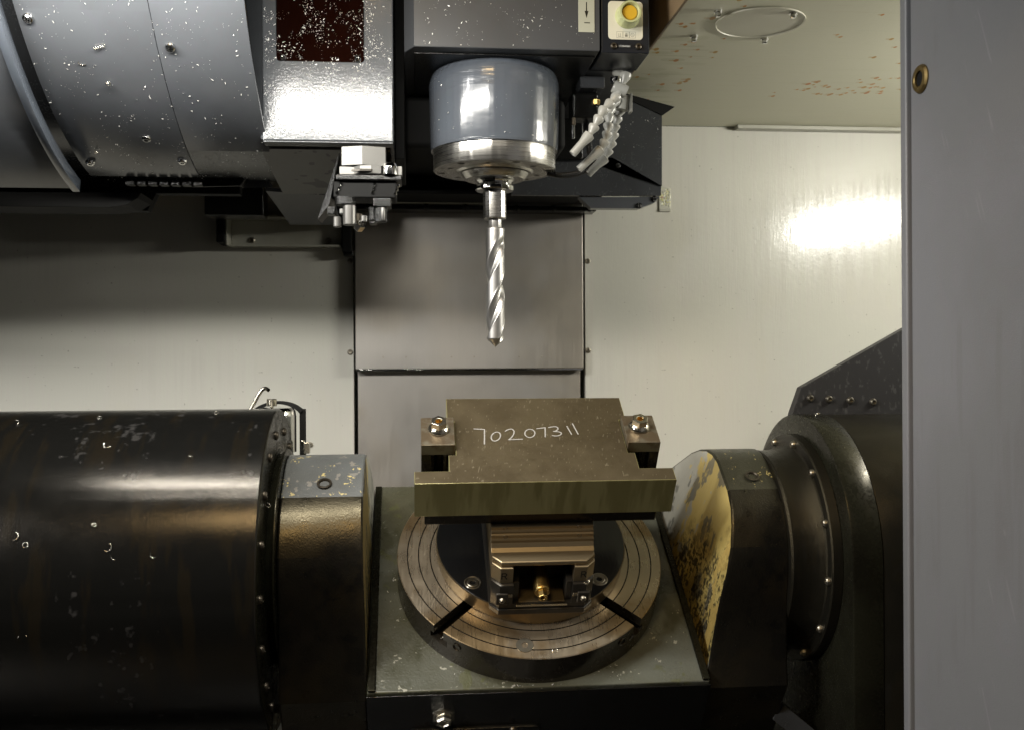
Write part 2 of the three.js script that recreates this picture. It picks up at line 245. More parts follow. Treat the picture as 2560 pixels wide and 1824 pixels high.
{ // roof panel with rust runs, round cover and bolts
  const x0 = 0.275, x1 = 1.3, z0 = WZ, z1 = 1.0, W = x1 - x0, D = z1 - z0;
  const t = canvasTex(1024, 1600, (g, w, h) => {
    g.fillStyle = '#cbc9b3'; g.fillRect(0, 0, w, h);
    const X = (x) => (x - x0) / W * w, Y = (z) => (z - z0) / D * h;
    for (let i = 0; i < 900; i++) { g.fillStyle = `rgba(${150 + rr(-20, 20)},${148 + rr(-20, 20)},${110 + rr(-20, 20)},${rr(0.02, 0.07)})`; g.fillRect(rr(0, w), rr(0, h), rr(10, 160), rr(1, 4)); }
    for (let i = 0; i < 26; i++) { g.fillStyle = `rgba(120,125,70,${rr(0.05, 0.14)})`; g.beginPath(); g.ellipse(X(rr(0.28, 0.36)), Y(rr(-0.55, 0.1)), rr(12, 60), rr(3, 14), 0, 0, 7); g.fill(); }
    const spot = (x, z, s) => { const a = rr(0.5, 0.95); g.fillStyle = `rgba(${rr(150, 175)},${rr(105, 120)},40,${a * 0.4})`; g.beginPath(); g.ellipse(X(x) - 6 * s, Y(z), 8 * s, 4 * s, 0, 0, 7); g.fill(); g.fillStyle = `rgba(${rr(165, 190)},${rr(100, 122)},24,${a})`; g.beginPath(); g.ellipse(X(x), Y(z), 4.4 * s, 8 * s, 0, 0, 7); g.fill(); };
    for (let i = 0; i < 85; i++) { const k = rnd(); spot(0.60 + 0.42 * k + rr(-0.04, 0.04), -0.30 + 0.16 * k + rr(-0.07, 0.07), rr(0.35, 1.0)); }
    for (let i = 0; i < 34; i++) spot(rr(0.285, 0.40), rr(-0.45, 0.2), rr(0.4, 1.15));
    for (let i = 0; i < 18; i++) spot(rr(0.55, 1.0), rr(-0.1, 0.15), rr(0.4, 0.8));
  });
  const top = phy({ map: t, roughness: 0.5, bumpMap: again(T.grain, 0.3), bumpScale: 0.0002 });
  const g = box(x0, x1, CEIL, CEIL + 0.02, z0, z1, 0.002), uv = g.attributes.uv, p = g.attributes.position;
  for (let i = 0; i < p.count; i++) uv.setXY(i, (p.getX(i) - x0) / W, 1 - (p.getZ(i) - z0) / D);
  const c = structure('ceiling', g, top, 'cream roof panel with rust spots and a round blanking cover');
  mesh('cover_plate', at(lathe([[0, -0.0006], [0.0675, -0.0006], [0.068, -0.0022], [0.0702, -0.0022], [0.0706, 0.0], [0, 0.0]], 72), 0.416, CEIL - 0.0005, 0.096), M.coverCream, c);
  for (const [x, z] of [[0.334, 0.141], [0.452, 0.145], [0.3305, 0.0215], [0.4505, 0.0215]]) mesh('bolt', at(lathe([[0, -0.010], [0.0035, -0.010], [0.0045, -0.009], [0.0045, -0.004], [0.0065, -0.0035], [0.0065, 0]], 16), x, CEIL + 0.0002, z), M.chrome, c);
  mesh('ledge', box(0.60, 1.295, CEIL - 0.009, CEIL - 0.0005, WZ + 0.002, WZ + 0.028), M.lightMetal, c);
  mesh('opening_skirt', box(x0 - 0.006, x0 - 0.001, CEIL - 0.003, CEIL + 0.25, -0.42, 0.5), std({ map: dusty([0.17, 0.12, 0.065], [0.11, 0.085, 0.05], 6, 207), roughness: 0.6 }), c, 'brown stained skirt plate along the roof opening');
}
{ // wall screws
  const g = screwGeo(0.0062, 0.0035);
  let i = 0;
  for (const [x, y] of [[-0.2716, 0.2301], [-0.2727, 0.0298], [0.2553 + 0.004, 0.2323], [0.2541 + 0.005, 0.031], [-0.3609, -0.1728]]) {
    const m = single('wall_screw', g, M.screw, i < 2 ? 'round head screw in the shaded wall edge beside the steel way cover' : i < 4 ? 'round head screw in the bright wall edge beside the steel way cover' : 'round head screw in the wall just above the chipped arm', 'screw', 'screws in the back wall'); m.position.set(x, y, WZ + 0.0005); i++;
  }
}
{ // telescopic steel way covers
  const c = thing('way_cover', 'brushed steel telescopic way cover hanging behind the drill', 'way cover');
  mesh('upper_sheet', box(-0.2601, 0.2443, -0.0085, 0.42, -0.595, -0.575, 0.002), M.steelSheet, c);
  mesh('lower_sheet', box(-0.2562, 0.2398, -0.9, -0.004, -0.608, -0.5965, 0.001), M.steelSheet, c);
  mesh('wiper_lip', box(-0.2575, 0.2418, -0.0125, -0.0082, -0.588, -0.5742, 0.001), M.chrome, c);
  for (let k = 0; k < 9; k++) if (k % 3 < 2) mesh('rivet', at(screwGeo(0.002, 0.001), -0.2 + k * 0.05, 0.018, -0.5755), M.screw, c);
}
// ---------------------------------------------------------------- column saddle behind the spindle
{
  const c = thing('column_saddle', 'black oily saddle rails across the top of the steel way cover', 'saddle');
  mesh('rail', box(-0.30, 0.285, 0.383, 0.52, -0.572, -0.46, 0.004), M.black, c);
  mesh('rail', box(-0.29, 0.275, 0.356, 0.379, -0.572, -0.50, 0.006), M.black, c);
  mesh('wiper_strip', box(-0.28, 0.02, 0.3455, 0.3535, -0.572, -0.513, 0.002), M.lightMetal, c, 'bare metal strip of the wiper');
  mesh('wiper_strip', box(-0.30, 0.265, 0.333, 0.343, -0.572, -0.520, 0.002), M.black, c);
  mesh('wiper_tray', box(-0.30, 0.215, 0.347, 0.354, -0.512, -0.40, 0.002), M.blackMatte, c);
  for (const x of [-0.105, -0.02, 0.09, 0.17, 0.25]) mesh('clamp_bolt', at(screwGeo(0.007, 0.006), x, 0.338, -0.520), M.black, c);
  mesh('conduit', tube([[-0.25, 0.402, -0.45], [-0.1, 0.398, -0.448], [0.02, 0.392, -0.45], [0.12, 0.40, -0.455], [0.26, 0.41, -0.46]], 0.009, 50, 10), M.black, c);
  mesh('back_plate', box(-0.30, 0.27, 0.40, 0.95, -0.45, -0.43, 0.003), M.black, c);
}
{ // dark grey saddle cover beside the nozzles
  const c = thing('saddle_cover', 'dark grey sheet metal saddle cover with sloping underside beside the nozzles', 'cover');
  const f = -0.32, F = [[0.06, 0.4465, f], [0.1881, 0.4465, f], [0.228, 0.4274, f], [0.3607, 0.3537, f], [0.3615, 0.4931, f], [0.286, 0.529, f], [0.06, 0.536, f]];
  mesh('front_panel', quads([F, F.map(([x, y]) => [x, y, f - 0.012])]), M.darkPaint, c);
  const low = [[0.06, 0.4462], [0.188, 0.4462], [0.228, 0.4270], [0.3603, 0.3533], [0.3603, 0.336], [0.1875, 0.334], [0.06, 0.334]], g0 = f + 0.003, g1 = f - 0.009;
  mesh('lower_panel', quads([low.map(([x, y]) => [x, y, g0 - 0.08 * (0.4462 - y)]).reverse(), low.map(([x, y]) => [x, y, g1 - 0.08 * (0.4462 - y)]).reverse()]), M.darkPaint, c);
  mesh('side_panel', quads([[[0.3612, 0.3375, f - 0.02], [0.3612, 0.3375, -0.498], [0.3618, 0.4931, -0.498], [0.3618, 0.4931, f - 0.013]], [[0.3555, 0.3375, f - 0.02], [0.3555, 0.3375, -0.498], [0.356, 0.4931, -0.498], [0.356, 0.4931, f - 0.013]]]), M.darkPaint, c);
  const lip = [[0.196, 0.3325], [0.2205, 0.311], [0.318, 0.311], [0.3485, 0.3225], [0.3600, 0.3345]];
  mesh('lip', quads([lip.map(([x, y]) => [x, y, -0.336]), lip.map(([x, y]) => [x, y, -0.36])]), M.greyPaint, c, 'paler lower lip of the saddle cover');
  for (const [x, y, z] of [[0.272, 0.393, -0.3213], [0.349, 0.330, -0.3355], [0.318, 0.3165, -0.3355]]) mesh('bolt', at(screwGeo(0.006, 0.004), x, y, z), M.black, c);
  mesh('rubber_flap', quads([[[0.2885, 0.536, -0.318], [0.387, 0.5115, -0.318], [0.3625, 0.4945, -0.318], [0.285, 0.5285, -0.318]], [[0.2885, 0.536, -0.325], [0.387, 0.5115, -0.325], [0.3625, 0.4945, -0.325], [0.285, 0.5285, -0.325]]]), M.blackMatte, c, 'black rubber flap');
}
{ // paper tag on the wall
  const t = thing('reflective_tag', 'small crinkled silver tag with red print on the back wall', 'tag', { pos: [0.437, 0.375, -0.598] });
  const art = canvasTex(128, 240, (g, w, h) => { g.fillStyle = '#c9c8bc'; g.fillRect(0, 0, w, h); for (let i = 0; i < 160; i++) { g.fillStyle = ['#e9e6b8', '#fffff0', '#a9a890', '#d8d490', '#8f8e7c'][Math.floor(rr(0, 5))]; g.fillRect(rr(0, w), rr(20, 200), rr(3, 14), rr(4, 22)); } g.fillStyle = '#b0322c'; g.font = 'bold 40px sans-serif'; g.fillText('<-●', 18, 130); });
  mesh('foil', metricUVfit(prism([[-0.013, -0.024], [0.013, -0.024], [0.0135, 0.022], [0.009, 0.026], [-0.013, 0.027]], 0, 0.0025, 0.0004)), phy({ map: art, roughness: 0.3, metalness: 0.35 }), t);
  mesh('clip', box(-0.0135, 0.0135, -0.030, -0.0235, -0.0015, 0.004), M.lightMetal, t);
}
function metricUVfit(g) { g.computeBoundingBox(); const b = g.boundingBox, p = g.attributes.position, uv = g.attributes.uv; for (let i = 0; i < p.count; i++) uv.setXY(i, (p.getX(i) - b.min.x) / (b.max.x - b.min.x), (p.getY(i) - b.min.y) / (b.max.y - b.min.y)); return g; }
const planeUV = (x0, x1, y0, y1, z, t = 0.0008) => metricUVfit(prism([[x0, y0], [x1, y0], [x1, y1], [x0, y1]], z, z + t, 0.0002));

// ---------------------------------------------------------------- magazine cover drum (axis along x)
{
  const cy = 0.901, cz = -0.15, R = 0.603;
  const shell = (x0, x1, a0, a1, r, t = 0.004) => {   // angles measured from straight down, towards the viewer
    const pts = [], n = 60; for (let i = 0; i <= n; i++) { const a = a0 + (a1 - a0) * i / n; pts.push([cz + r * Math.sin(a), cy - r * Math.cos(a)]); }
    for (let i = n; i >= 0; i--) { const a = a0 + (a1 - a0) * i / n; pts.push([cz + (r - t) * Math.sin(a), cy - (r - t) * Math.cos(a)]); }
    return metricUV(toCreasedNormals(prismX(pts, x0, x1, 0.0008), 0.4));
  };
  const c = thing('magazine_cover', 'curved grey sheet metal cover of the tool magazine with screws and bright chips', 'machine cover');
  const ang = (y, z) => Math.atan2(z - cz, cy - y);
  mesh('curved_panel', shell(-0.652, -0.4802, ang(0.3085, -0.038), 2.15, R), M.greyPaint, c);
  mesh('curved_panel', shell(-0.4795, -0.355, ang(0.333, 0.052), 2.15, R), M.greyPaint, c);
  mesh('rim_panel', shell(-1.7, -0.672, ang(0.279, -0.012) - 0.0, 2.15, 0.632), M.greyPaint, c);
  mesh('rim_band', shell(-0.6715, -0.660, ang(0.279, -0.012), 2.15, 0.638, 0.02), M.capPaint, c);
  mesh('inner_drum', shell(-1.7, -0.37, -0.5, 1.4, 0.57, 0.05), M.darkPaint, c);
  mesh('end_plate', latheX([[0, -1.706], [0.63, -1.706], [0.63, -1.701], [0, -1.701]].reverse(), 96).translate(0, cy, cz), M.greyPaint, c);
  const g = screwGeo(0.0075, 0.005);
  for (const [x, y, z] of [[-0.6382, 0.461, 0.2623], [-0.4623, 0.4358, 0.2337], [-0.5332, 0.3446, 0.0825], [-0.6358, 0.3208, 0.0141], [-0.4939, 0.323, 0.0219]]) {
    const s = mesh('screw', g, M.chrome, c), a = ang(y, z); s.position.set(x, y, z); s.rotation.x = Math.PI / 2 - a - 0; s.rotation.x = (Math.PI / 2 - a);
  }
  // slotted brush strip under the cover edge
  for (let k = 0; k < 7; k++) mesh('brush_block', box(-0.60 + k * 0.018, -0.586 + k * 0.018, 0.296, 0.303, -0.06, -0.045), M.black, c);
}
{ // tray beam under the magazine
  const c = thing('magazine_tray', 'black oily tray beam under the curved magazine cover', 'tray');
  mesh('beam', prism([[-1.7, 0.2675], [-0.64, 0.2675], [-0.612, 0.272], [-0.594, 0.284], [-0.589, 0.292], [-1.7, 0.292]], -0.18, -0.10, 0.001), M.blackMatte, c);
  mesh('back_panel', prism([[-1.7, 0.275], [-0.60, 0.275], [-0.585, 0.306], [-0.44, 0.306], [-0.44, 0.42], [-1.7, 0.42]], -0.21, -0.185, 0.001), M.blackMatte, c);
  mesh('side_panel', box(-0.47, -0.372, 0.345, 0.5, -0.18, -0.06, 0.001), M.blackMatte, c);
}
{ // plates between tray and saddle
  const c = thing('magazine_bracket', 'folded dark bracket plates under the grey window housing', 'bracket');
  mesh('web', box(-0.48, -0.27, 0.372, 0.392, -0.40, -0.05, 0.002), M.black, c);
  mesh('plate', quads([[[-0.508, 0.354, -0.2], [-0.470, 0.3179, -0.2], [-0.3868, 0.3218, -0.2], [-0.4127, 0.356, -0.2]], [[-0.508, 0.36, -0.202], [-0.470, 0.324, -0.215], [-0.3868, 0.328, -0.215], [-0.4127, 0.362, -0.202]]]), M.headPaint, c, 'worn grey plate');
  mesh('arm_block', prism([[-0.52, 0.315], [-0.435, 0.318], [-0.425, 0.335], [-0.445, 0.352], [-0.52, 0.352]], -0.195, -0.17, 0.002), M.black, c);
  mesh('underside', quads([[[-0.372, 0.342, 0.03], [-0.366, 0.3097, -0.2], [-0.2717, 0.3108, -0.2], [-0.20, 0.342, 0.03]], [[-0.372, 0.348, 0.03], [-0.366, 0.316, -0.2], [-0.2717, 0.317, -0.2], [-0.20, 0.348, 0.03]]]), phy({ map: tex(512, (u, v) => { const n = fbm(u, v, 14, 14, 211, 2); return mix3([0.095, 0.093, 0.085], [0.008, 0.008, 0.007], sm(0.70, 0.74, n)); }, 0.28, true), roughness: 0.5 }), c, 'grey underside plate with round oil drips');
  mesh('rear_plate', quads([[[-0.40, 0.318, -0.22], [-0.38, 0.285, -0.42], [-0.28, 0.285, -0.42], [-0.28, 0.311, -0.22]], [[-0.40, 0.325, -0.22], [-0.38, 0.292, -0.42], [-0.28, 0.292, -0.42], [-0.28, 0.318, -0.22]]]), M.headPaint, c);
  mesh('end_block', box(-0.302, -0.272, 0.302, 0.40, -0.57, -0.36, 0.002), M.blackMatte, c);
  mesh('rear_block', box(-0.545, -0.43, 0.30, 0.36, -0.46, -0.40, 0.002), M.black, c);
}
{ // cable channel on the wall
  const c = thing('wall_channel', 'pale metal channel with two screws on the shaded back wall', 'channel');
  mesh('web', box(-0.525, -0.2895, 0.262, 0.316, -0.597, -0.589, 0.001), M.lightMetal, c);
  mesh('top_flange', box(-0.5255, -0.289, 0.3162, 0.3205, -0.597, -0.54, 0.001), M.lightMetal, c);
  mesh('bottom_flange', box(-0.5255, -0.289, 0.2575, 0.2618, -0.597, -0.565, 0.001), M.lightMetal, c);
  mesh('end_cap', box(-0.5295, -0.5257, 0.258, 0.3205, -0.597, -0.54, 0.001), M.lightMetal, c);
  for (const x of [-0.482, -0.318]) mesh('screw', at(screwGeo(0.0068, 0.004), x, 0.2735, -0.5888), M.screw, c);
  const b = thing('cable_gland_block', 'black bracket block standing against the end of the pale channel', 'bracket');
  mesh('block', box(-0.547, -0.53, 0.262, 0.37, -0.598, -0.53, 0.002), M.blackMatte, b);
  mesh('cap', box(-0.552, -0.50, 0.335, 0.372, -0.53, -0.47, 0.002), M.black, b);
  const d = thing('drip_bracket', 'black bracket hanging between the channel and the steel way cover', 'bracket');
  mesh('plate', box(-0.2865, -0.266, 0.246, 0.345, -0.585, -0.56, 0.002), M.blackMatte, d);
  mesh('foot', box(-0.284, -0.2625, 0.238, 0.252, -0.59, -0.565, 0.002), M.black, d);
}
// ---------------------------------------------------------------- grey housing with the dark window
{
  const c = thing('window_housing', 'glossy grey housing sprayed with chips around a dark red window', 'housing');
  const z = 0.10, x0 = -0.3585, x1 = -0.1626, y0 = 0.3405, y1 = 0.72, wx0 = -0.3381, wx1 = -0.2064, wy0 = 0.4612, wy1 = 0.70;
  const rw = (a, b, cc, d, r) => { const o = []; for (const [px, py, s] of [[b - r, cc + r, -Math.PI / 2], [b - r, d - r, 0], [a + r, d - r, Math.PI / 2], [a + r, cc + r, Math.PI]]) for (let i = 0; i <= 4; i++) o.push([px + r * Math.cos(s + i * Math.PI / 8), py + r * Math.sin(s + i * Math.PI / 8)]); return o; };
  mesh('front_panel', metricUV(prism([[x0, y0], [x1, y0], [x1, y1], [x0, y1]], z - 0.008, z, 0.002, [rw(wx0, wx1, wy0, wy1, 0.005).reverse()])), M.boxPaint, c);
  mesh('window_frame', metricUV(prism(rw(wx0 - 0.002, wx1 + 0.002, wy0 - 0.002, wy1 + 0.002, 0.006), z - 0.012, z - 0.0085, 0.0003)), M.black, c);
  mesh('window_pane', metricUV(prism(rw(wx0 + 0.0006, wx1 - 0.0006, wy0 + 0.0006, wy1 - 0.0006, 0.0045), z - 0.0083, z - 0.0035, 0.0004)), M.smoked, c, 'dark red tinted window pane');
  for (const x of [wx0 + 0.0105, wx1 - 0.0095]) mesh('screw', at(screwGeo(0.0055, 0.003), x, wy0 + 0.006, z - 0.0035), M.chrome, c);
  mesh('side_bevel', quads([[[x0 - 0.0006, y0 + 0.002, z - 0.004], [x0 - 0.0006, y1, z - 0.004], [x0 - 0.05, y1, z - 0.06], [x0 - 0.004, y0 + 0.004, z - 0.009]], [[x0 + 0.004, y0 + 0.002, z - 0.01], [x0 + 0.004, y1, z - 0.01], [x0 - 0.044, y1, z - 0.064], [x0, y0 + 0.004, z - 0.014]]]), M.boxPaint, c);
  mesh('side_panel', box(x1 - 0.006, x1 - 0.0005, y0 + 0.001, y1, -0.2, z - 0.009, 0.001), M.darkPaint, c);
  mesh('bottom_return', box(x0, x1 - 0.001, y0 - 0.0025, y0 - 0.0003, z - 0.03, z - 0.001, 0.0008), M.boxPaint, c);
}
// ---------------------------------------------------------------- spindle head
{
  const c = thing('spindle_carrier', 'dark grey spindle head front carrying a feed arrow sticker', 'spindle head');
  const Yu = 0.4795, zf = 0.125;
  const outline = [[-0.1305, zf], [0.1525, zf], [0.1525, 0.02], [0.2285, 0.02], [0.2285, -0.30], [-0.1455, -0.30], [-0.1455, zf - 0.03]];
  mesh('body', metricUV(prismY(outline, Yu, 0.95, 0.0015)), M.headPaint, c);
  mesh('underside_plate', metricUV(prismY([[-0.13, 0.10], [0.15, 0.10], [0.15, -0.28], [-0.13, -0.28]], Yu - 0.003, Yu - 0.0006, 0.0008)), M.black, c);
  mesh('lower_body', box(-0.15, 0.14, 0.385, Yu - 0.004, -0.42, -0.14, 0.01), M.blackMatte, c);
  mesh('side_cover', box(-0.1625, -0.1462, 0.345, 0.94, -0.30, -0.05, 0.002), M.blackMatte, c);
  mesh('motor_body', box(-0.16, 0.2, 0.40, Yu + 0.1, -0.43, -0.301, 0.004), M.black, c);
  const st = canvasTex(128, 512, (g, w, h) => {
    g.fillStyle = '#a9aa9a'; g.fillRect(0, 0, w, h); g.strokeStyle = g.fillStyle = '#15150f'; g.lineWidth = 9;
    g.beginPath(); g.moveTo(34, 170); g.lineTo(96, 170); g.lineTo(34, 246); g.lineTo(98, 246); g.stroke();
    g.lineWidth = 8; g.beginPath(); g.moveTo(65, 275); g.lineTo(65, 350); g.stroke(); g.beginPath(); g.moveTo(50, 345); g.lineTo(80, 345); g.lineTo(65, 402); g.fill();
    g.lineWidth = 7; g.beginPath(); g.moveTo(46, 438); g.lineTo(92, 438); g.stroke(); g.lineWidth = 9; g.beginPath(); g.moveTo(65, 62); g.lineTo(65, 130); g.stroke(); g.beginPath(); g.moveTo(50, 70); g.lineTo(80, 70); g.lineTo(65, 14); g.fill();
  });
  mesh('arrow_sticker', planeUV(0.1197, 0.1447, 0.5075, 0.607, zf + 0.0003), phy({ map: st, roughness: 0.4 }), c, 'pale sticker with letter and downward arrow');
}
{ // operator push button box on the head
  const c = thing('push_button_box', 'black control box with white plate and illuminated yellow push button', 'control box');
  const x0 = 0.1555, x1 = 0.2312, y0 = 0.4782, z = 0.122;
  mesh('casing', box(x0, x1, y0, 0.75, 0.03, z, 0.002), phy({ color: rgb([0.012, 0.014, 0.018]), roughness: 0.25 }), c);
  const art = canvasTex(512, 560, (g, w, h) => {
    g.fillStyle = '#cfccba'; g.fillRect(0, 0, w, h); g.strokeStyle = '#77766a'; g.lineWidth = 4; g.fillStyle = '#77766a';
    for (let i = 0; i < 3; i++) g.strokeRect(124 + i * 94, 445, 90, 90);
    g.lineWidth = 6; g.beginPath(); g.moveTo(155, 470); g.lineTo(155, 515); g.moveTo(180, 470); g.lineTo(180, 515); g.moveTo(146, 516); g.lineTo(192, 516); g.stroke();
    g.fillRect(246, 485, 40, 34); g.beginPath(); g.moveTo(252, 482); g.lineTo(262, 462); g.lineTo(272, 482); g.lineTo(282, 462); g.stroke();
    g.lineWidth = 5; g.beginPath(); g.arc(357, 490, 26, 0, 7); g.stroke(); g.beginPath(); g.moveTo(344, 480); g.lineTo(370, 500); g.stroke();
  });
  const rp = (a, b, cc, d, r) => { const o = []; for (const [px, py, s] of [[b - r, cc + r, -Math.PI / 2], [b - r, d - r, 0], [a + r, d - r, Math.PI / 2], [a + r, cc + r, Math.PI]]) for (let i = 0; i <= 5; i++) o.push([px + r * Math.cos(s + i * Math.PI / 10), py + r * Math.sin(s + i * Math.PI / 10)]); return o; };
  const px0 = 0.1665, px1 = 0.2205, py0 = 0.4985, py1 = 0.5575;
  mesh('legend_plate', metricUVfit(prism(rp(px0, px1, py0, py1, 0.006), z + 0.0003, z + 0.0015, 0.0003)), phy({ map: art, roughness: 0.45 }), c, 'white legend plate with three small pictograms');
  const bx = 0.1965, by = 0.5345, b = mesh('push_button', at(latheZ([[0, 0.018], [0.0105, 0.018], [0.0118, 0.0165], [0.0118, 0.004], [0.0118, 0.0]], 40), bx, by, z + 0.0016), phy({ color: rgb([0.62, 0.38, 0.03]), roughness: 0.3 }), c, 'yellow push button cap');
  b.name = 'push_button';
  mesh('guard_ring', at(latheZ([[0.0125, 0.0], [0.0125, 0.019], [0.0138, 0.0225], [0.0165, 0.0225], [0.0175, 0.020], [0.0185, 0.002], [0.0195, 0.0]], 48), bx, by, z + 0.0016), phy({ color: rgb([0.60, 0.63, 0.33]), roughness: 0.18, transmission: 0.25, thickness: 0 }), c, 'cloudy yellow green guard ring');
  const txt = canvasTex(512, 96, (g, w, h) => { g.fillStyle = '#0c1016'; g.fillRect(0, 0, w, h); g.fillStyle = '#b9bcbc'; g.font = 'bold 74px sans-serif'; g.fillText('C72848064', 12, 74); });
  mesh('serial_print', planeUV(0.1822, 0.2072, 0.4862, 0.4912, z + 0.0002, 0.0005), phy({ map: txt, roughness: 0.4 }), c, 'white serial number print');
  for (const [x, y] of [[0.175, 0.4885], [0.2135, 0.4885], [0.212, 0.565], [0.175, 0.565]]) mesh('screw', at(screwGeo(0.0052, 0.004), x, y, z + 0.0003), M.darkScrew, c);
}
{ // spindle nose: cap, ring, drive flange
  const c = thing('spindle_nose', 'glossy blue grey spindle nose cap over a bright steel ring', 'spindle');
  mesh('cap', lathe([[0.0, 0.4765], [0.088, 0.4765], [0.096, 0.4745], [0.1015, 0.470], [0.1050, 0.462], [0.1068, 0.452], [0.1064, 0.43], [0.1045, 0.352], [0.1035, 0.3475], [0.0965, 0.3475]], 128), M.capPaint, c);
  const holes = [], ev = new Evaluator(); ev.useGroups = false; ev.attributes = ['position', 'normal', 'uv'];
  let ring = new Brush(new THREE.LatheGeometry([[0, 0.352], [0.099, 0.352], [0.0998, 0.351], [0.1, 0.3495], [0.1, 0.3178], [0.0994, 0.3165], [0.098, 0.316], [0.064, 0.3162], [0.060, 0.3135], [0.05, 0.3135], [0.0, 0.3135]].reverse().map(([r, y]) => new THREE.Vector2(r, y)), 128)); ring.updateMatrixWorld();
  const hole = (r, R, a) => { const h = new Brush(new THREE.CylinderGeometry(r, r, 0.012, 14)); h.position.set(R * Math.cos(a), 0.3165, R * Math.sin(a)); h.updateMatrixWorld(); ring = ev.evaluate(ring, h, SUBTRACTION); };
  for (let i = 0; i < 12; i++) hole(i % 2 ? 0.0048 : 0.0062, i % 2 ? 0.077 : 0.0875, i * Math.PI / 6 + 0.2);
  for (let i = 0; i < 8; i++) hole(0.0022, 0.090, i * Math.PI / 4 + 0.5);
  mesh('steel_ring', toCreasedNormals(ring.geometry, 0.5), M.ground, c);
  mesh('inner_cone', lathe([[0.0, 0.3125], [0.0555, 0.3125], [0.0495, 0.3035], [0.048, 0.3025], [0.0, 0.3025]].reverse(), 96), M.ground, c);
}
{ // tool holder and drill
  const h = thing('tool_holder', 'chromed tool holder gripped in the spindle nose', 'tool holder');
  const ev = new Evaluator(); ev.useGroups = false; ev.attributes = ['position', 'normal', 'uv'];
  let b = new Brush(new THREE.LatheGeometry([[0, 0.320], [0.022, 0.320], [0.022, 0.3105], [0.031, 0.3105], [0.0315, 0.3095], [0.0315, 0.300], [0.0295, 0.2985], [0.0275, 0.2955], [0.0295, 0.2925], [0.0315, 0.291], [0.0315, 0.2865], [0.030, 0.2845], [0.0195, 0.2845], [0, 0.2845]].reverse().map(([r, y]) => new THREE.Vector2(r, y)), 96)); b.updateMatrixWorld();
  for (const s of [-1, 1]) { const k = new Brush(new THREE.BoxGeometry(0.0165, 0.018, 0.012)); k.position.set(-0.010 * s, 0.3045, 0.0295 * s); k.updateMatrixWorld(); b = ev.evaluate(b, k, SUBTRACTION); }
  mesh('flange', toCreasedNormals(b.geometry, 0.5), M.chrome, h);
  mesh('collar', lathe([[0, 0.2382], [0.0172, 0.2382], [0.0186, 0.2395], [0.0189, 0.2415], [0.0189, 0.2840], [0, 0.2843]], 64), M.ground, h);
  const d = thing('twist_drill', 'large bright twist drill hanging point down below the spindle', 'drill bit');
  mesh('shank', lathe([[0, 0.2240], [0.0108, 0.2240], [0.0112, 0.2255], [0.0112, 0.2378], [0, 0.2380]], 48), M.drill, d);
  // fluted body: cross-section swept along y with twist
  const N = 96, L = 190, yTop = 0.2238, yTip = 0.0292, R = 0.0155, pos = [], idx = [];
  const yPoint = 0.0425, fluteStart = 0.212, lead = 0.165;
  for (let j = 0; j <= L; j++) {
    const y = yTop + (yTip - yTop) * j / L, tw = ((yTop - y) / lead) * Math.PI * 2 + 0.6;
    const depth = sm(fluteStart, fluteStart - 0.022, y), cone = y < yPoint ? Math.max(0.02, (y - yTip) / (yPoint - yTip)) : 1, top = sm(yTop, yTop - 0.0015, y) * 0.06 + 0.94;
    for (let i = 0; i < N; i++) {
      const a = i / N * Math.PI * 2, q = ((a * 2 / (Math.PI * 2)) % 1) * Math.PI;   // two-fold: q in 0..pi
      const s = q / Math.PI, k = s < 0.5 ? 0 : (s - 0.5) / 0.5;   // 0..0.5 land, 0.5..1 flute
      const r = s < 0.06 || s >= 0.5 ? 1 - 0.50 * Math.pow(Math.sin(Math.PI * Math.pow(k, 0.75)), 1.3) : 0.975;
      const rad = R * top * (1 + (r - 1) * depth) * (cone < 1 ? Math.min(1, cone / Math.max(0.3, 1 + (r - 1) * depth)) : 1);
      pos.push(rad * Math.cos(a + tw), y, rad * Math.sin(a + tw));
    }
  }
  for (let j = 0; j < L; j++) for (let i = 0; i < N; i++) { const k = (i + 1) % N, p = j * N + i, q = j * N + k; idx.push(p, q, p + N, q, q + N, p + N); }
  pos.push(0, yTop, 0, 0, yTip - 0.0004, 0); const ct = pos.length / 3 - 2;
  for (let i = 0; i < N; i++) { const k = (i + 1) % N; idx.push(ct, k, i, ct + 1, L * N + i, L * N + k); }
  let g = new THREE.BufferGeometry(); g.setAttribute('position', new THREE.Float32BufferAttribute(pos, 3)); g.setIndex(idx); g.computeVertexNormals(); g.setAttribute('uv', new THREE.Float32BufferAttribute(new Float32Array(pos.length / 3 * 2), 2));
  mesh('fluted_body', g, M.drill, d);
}
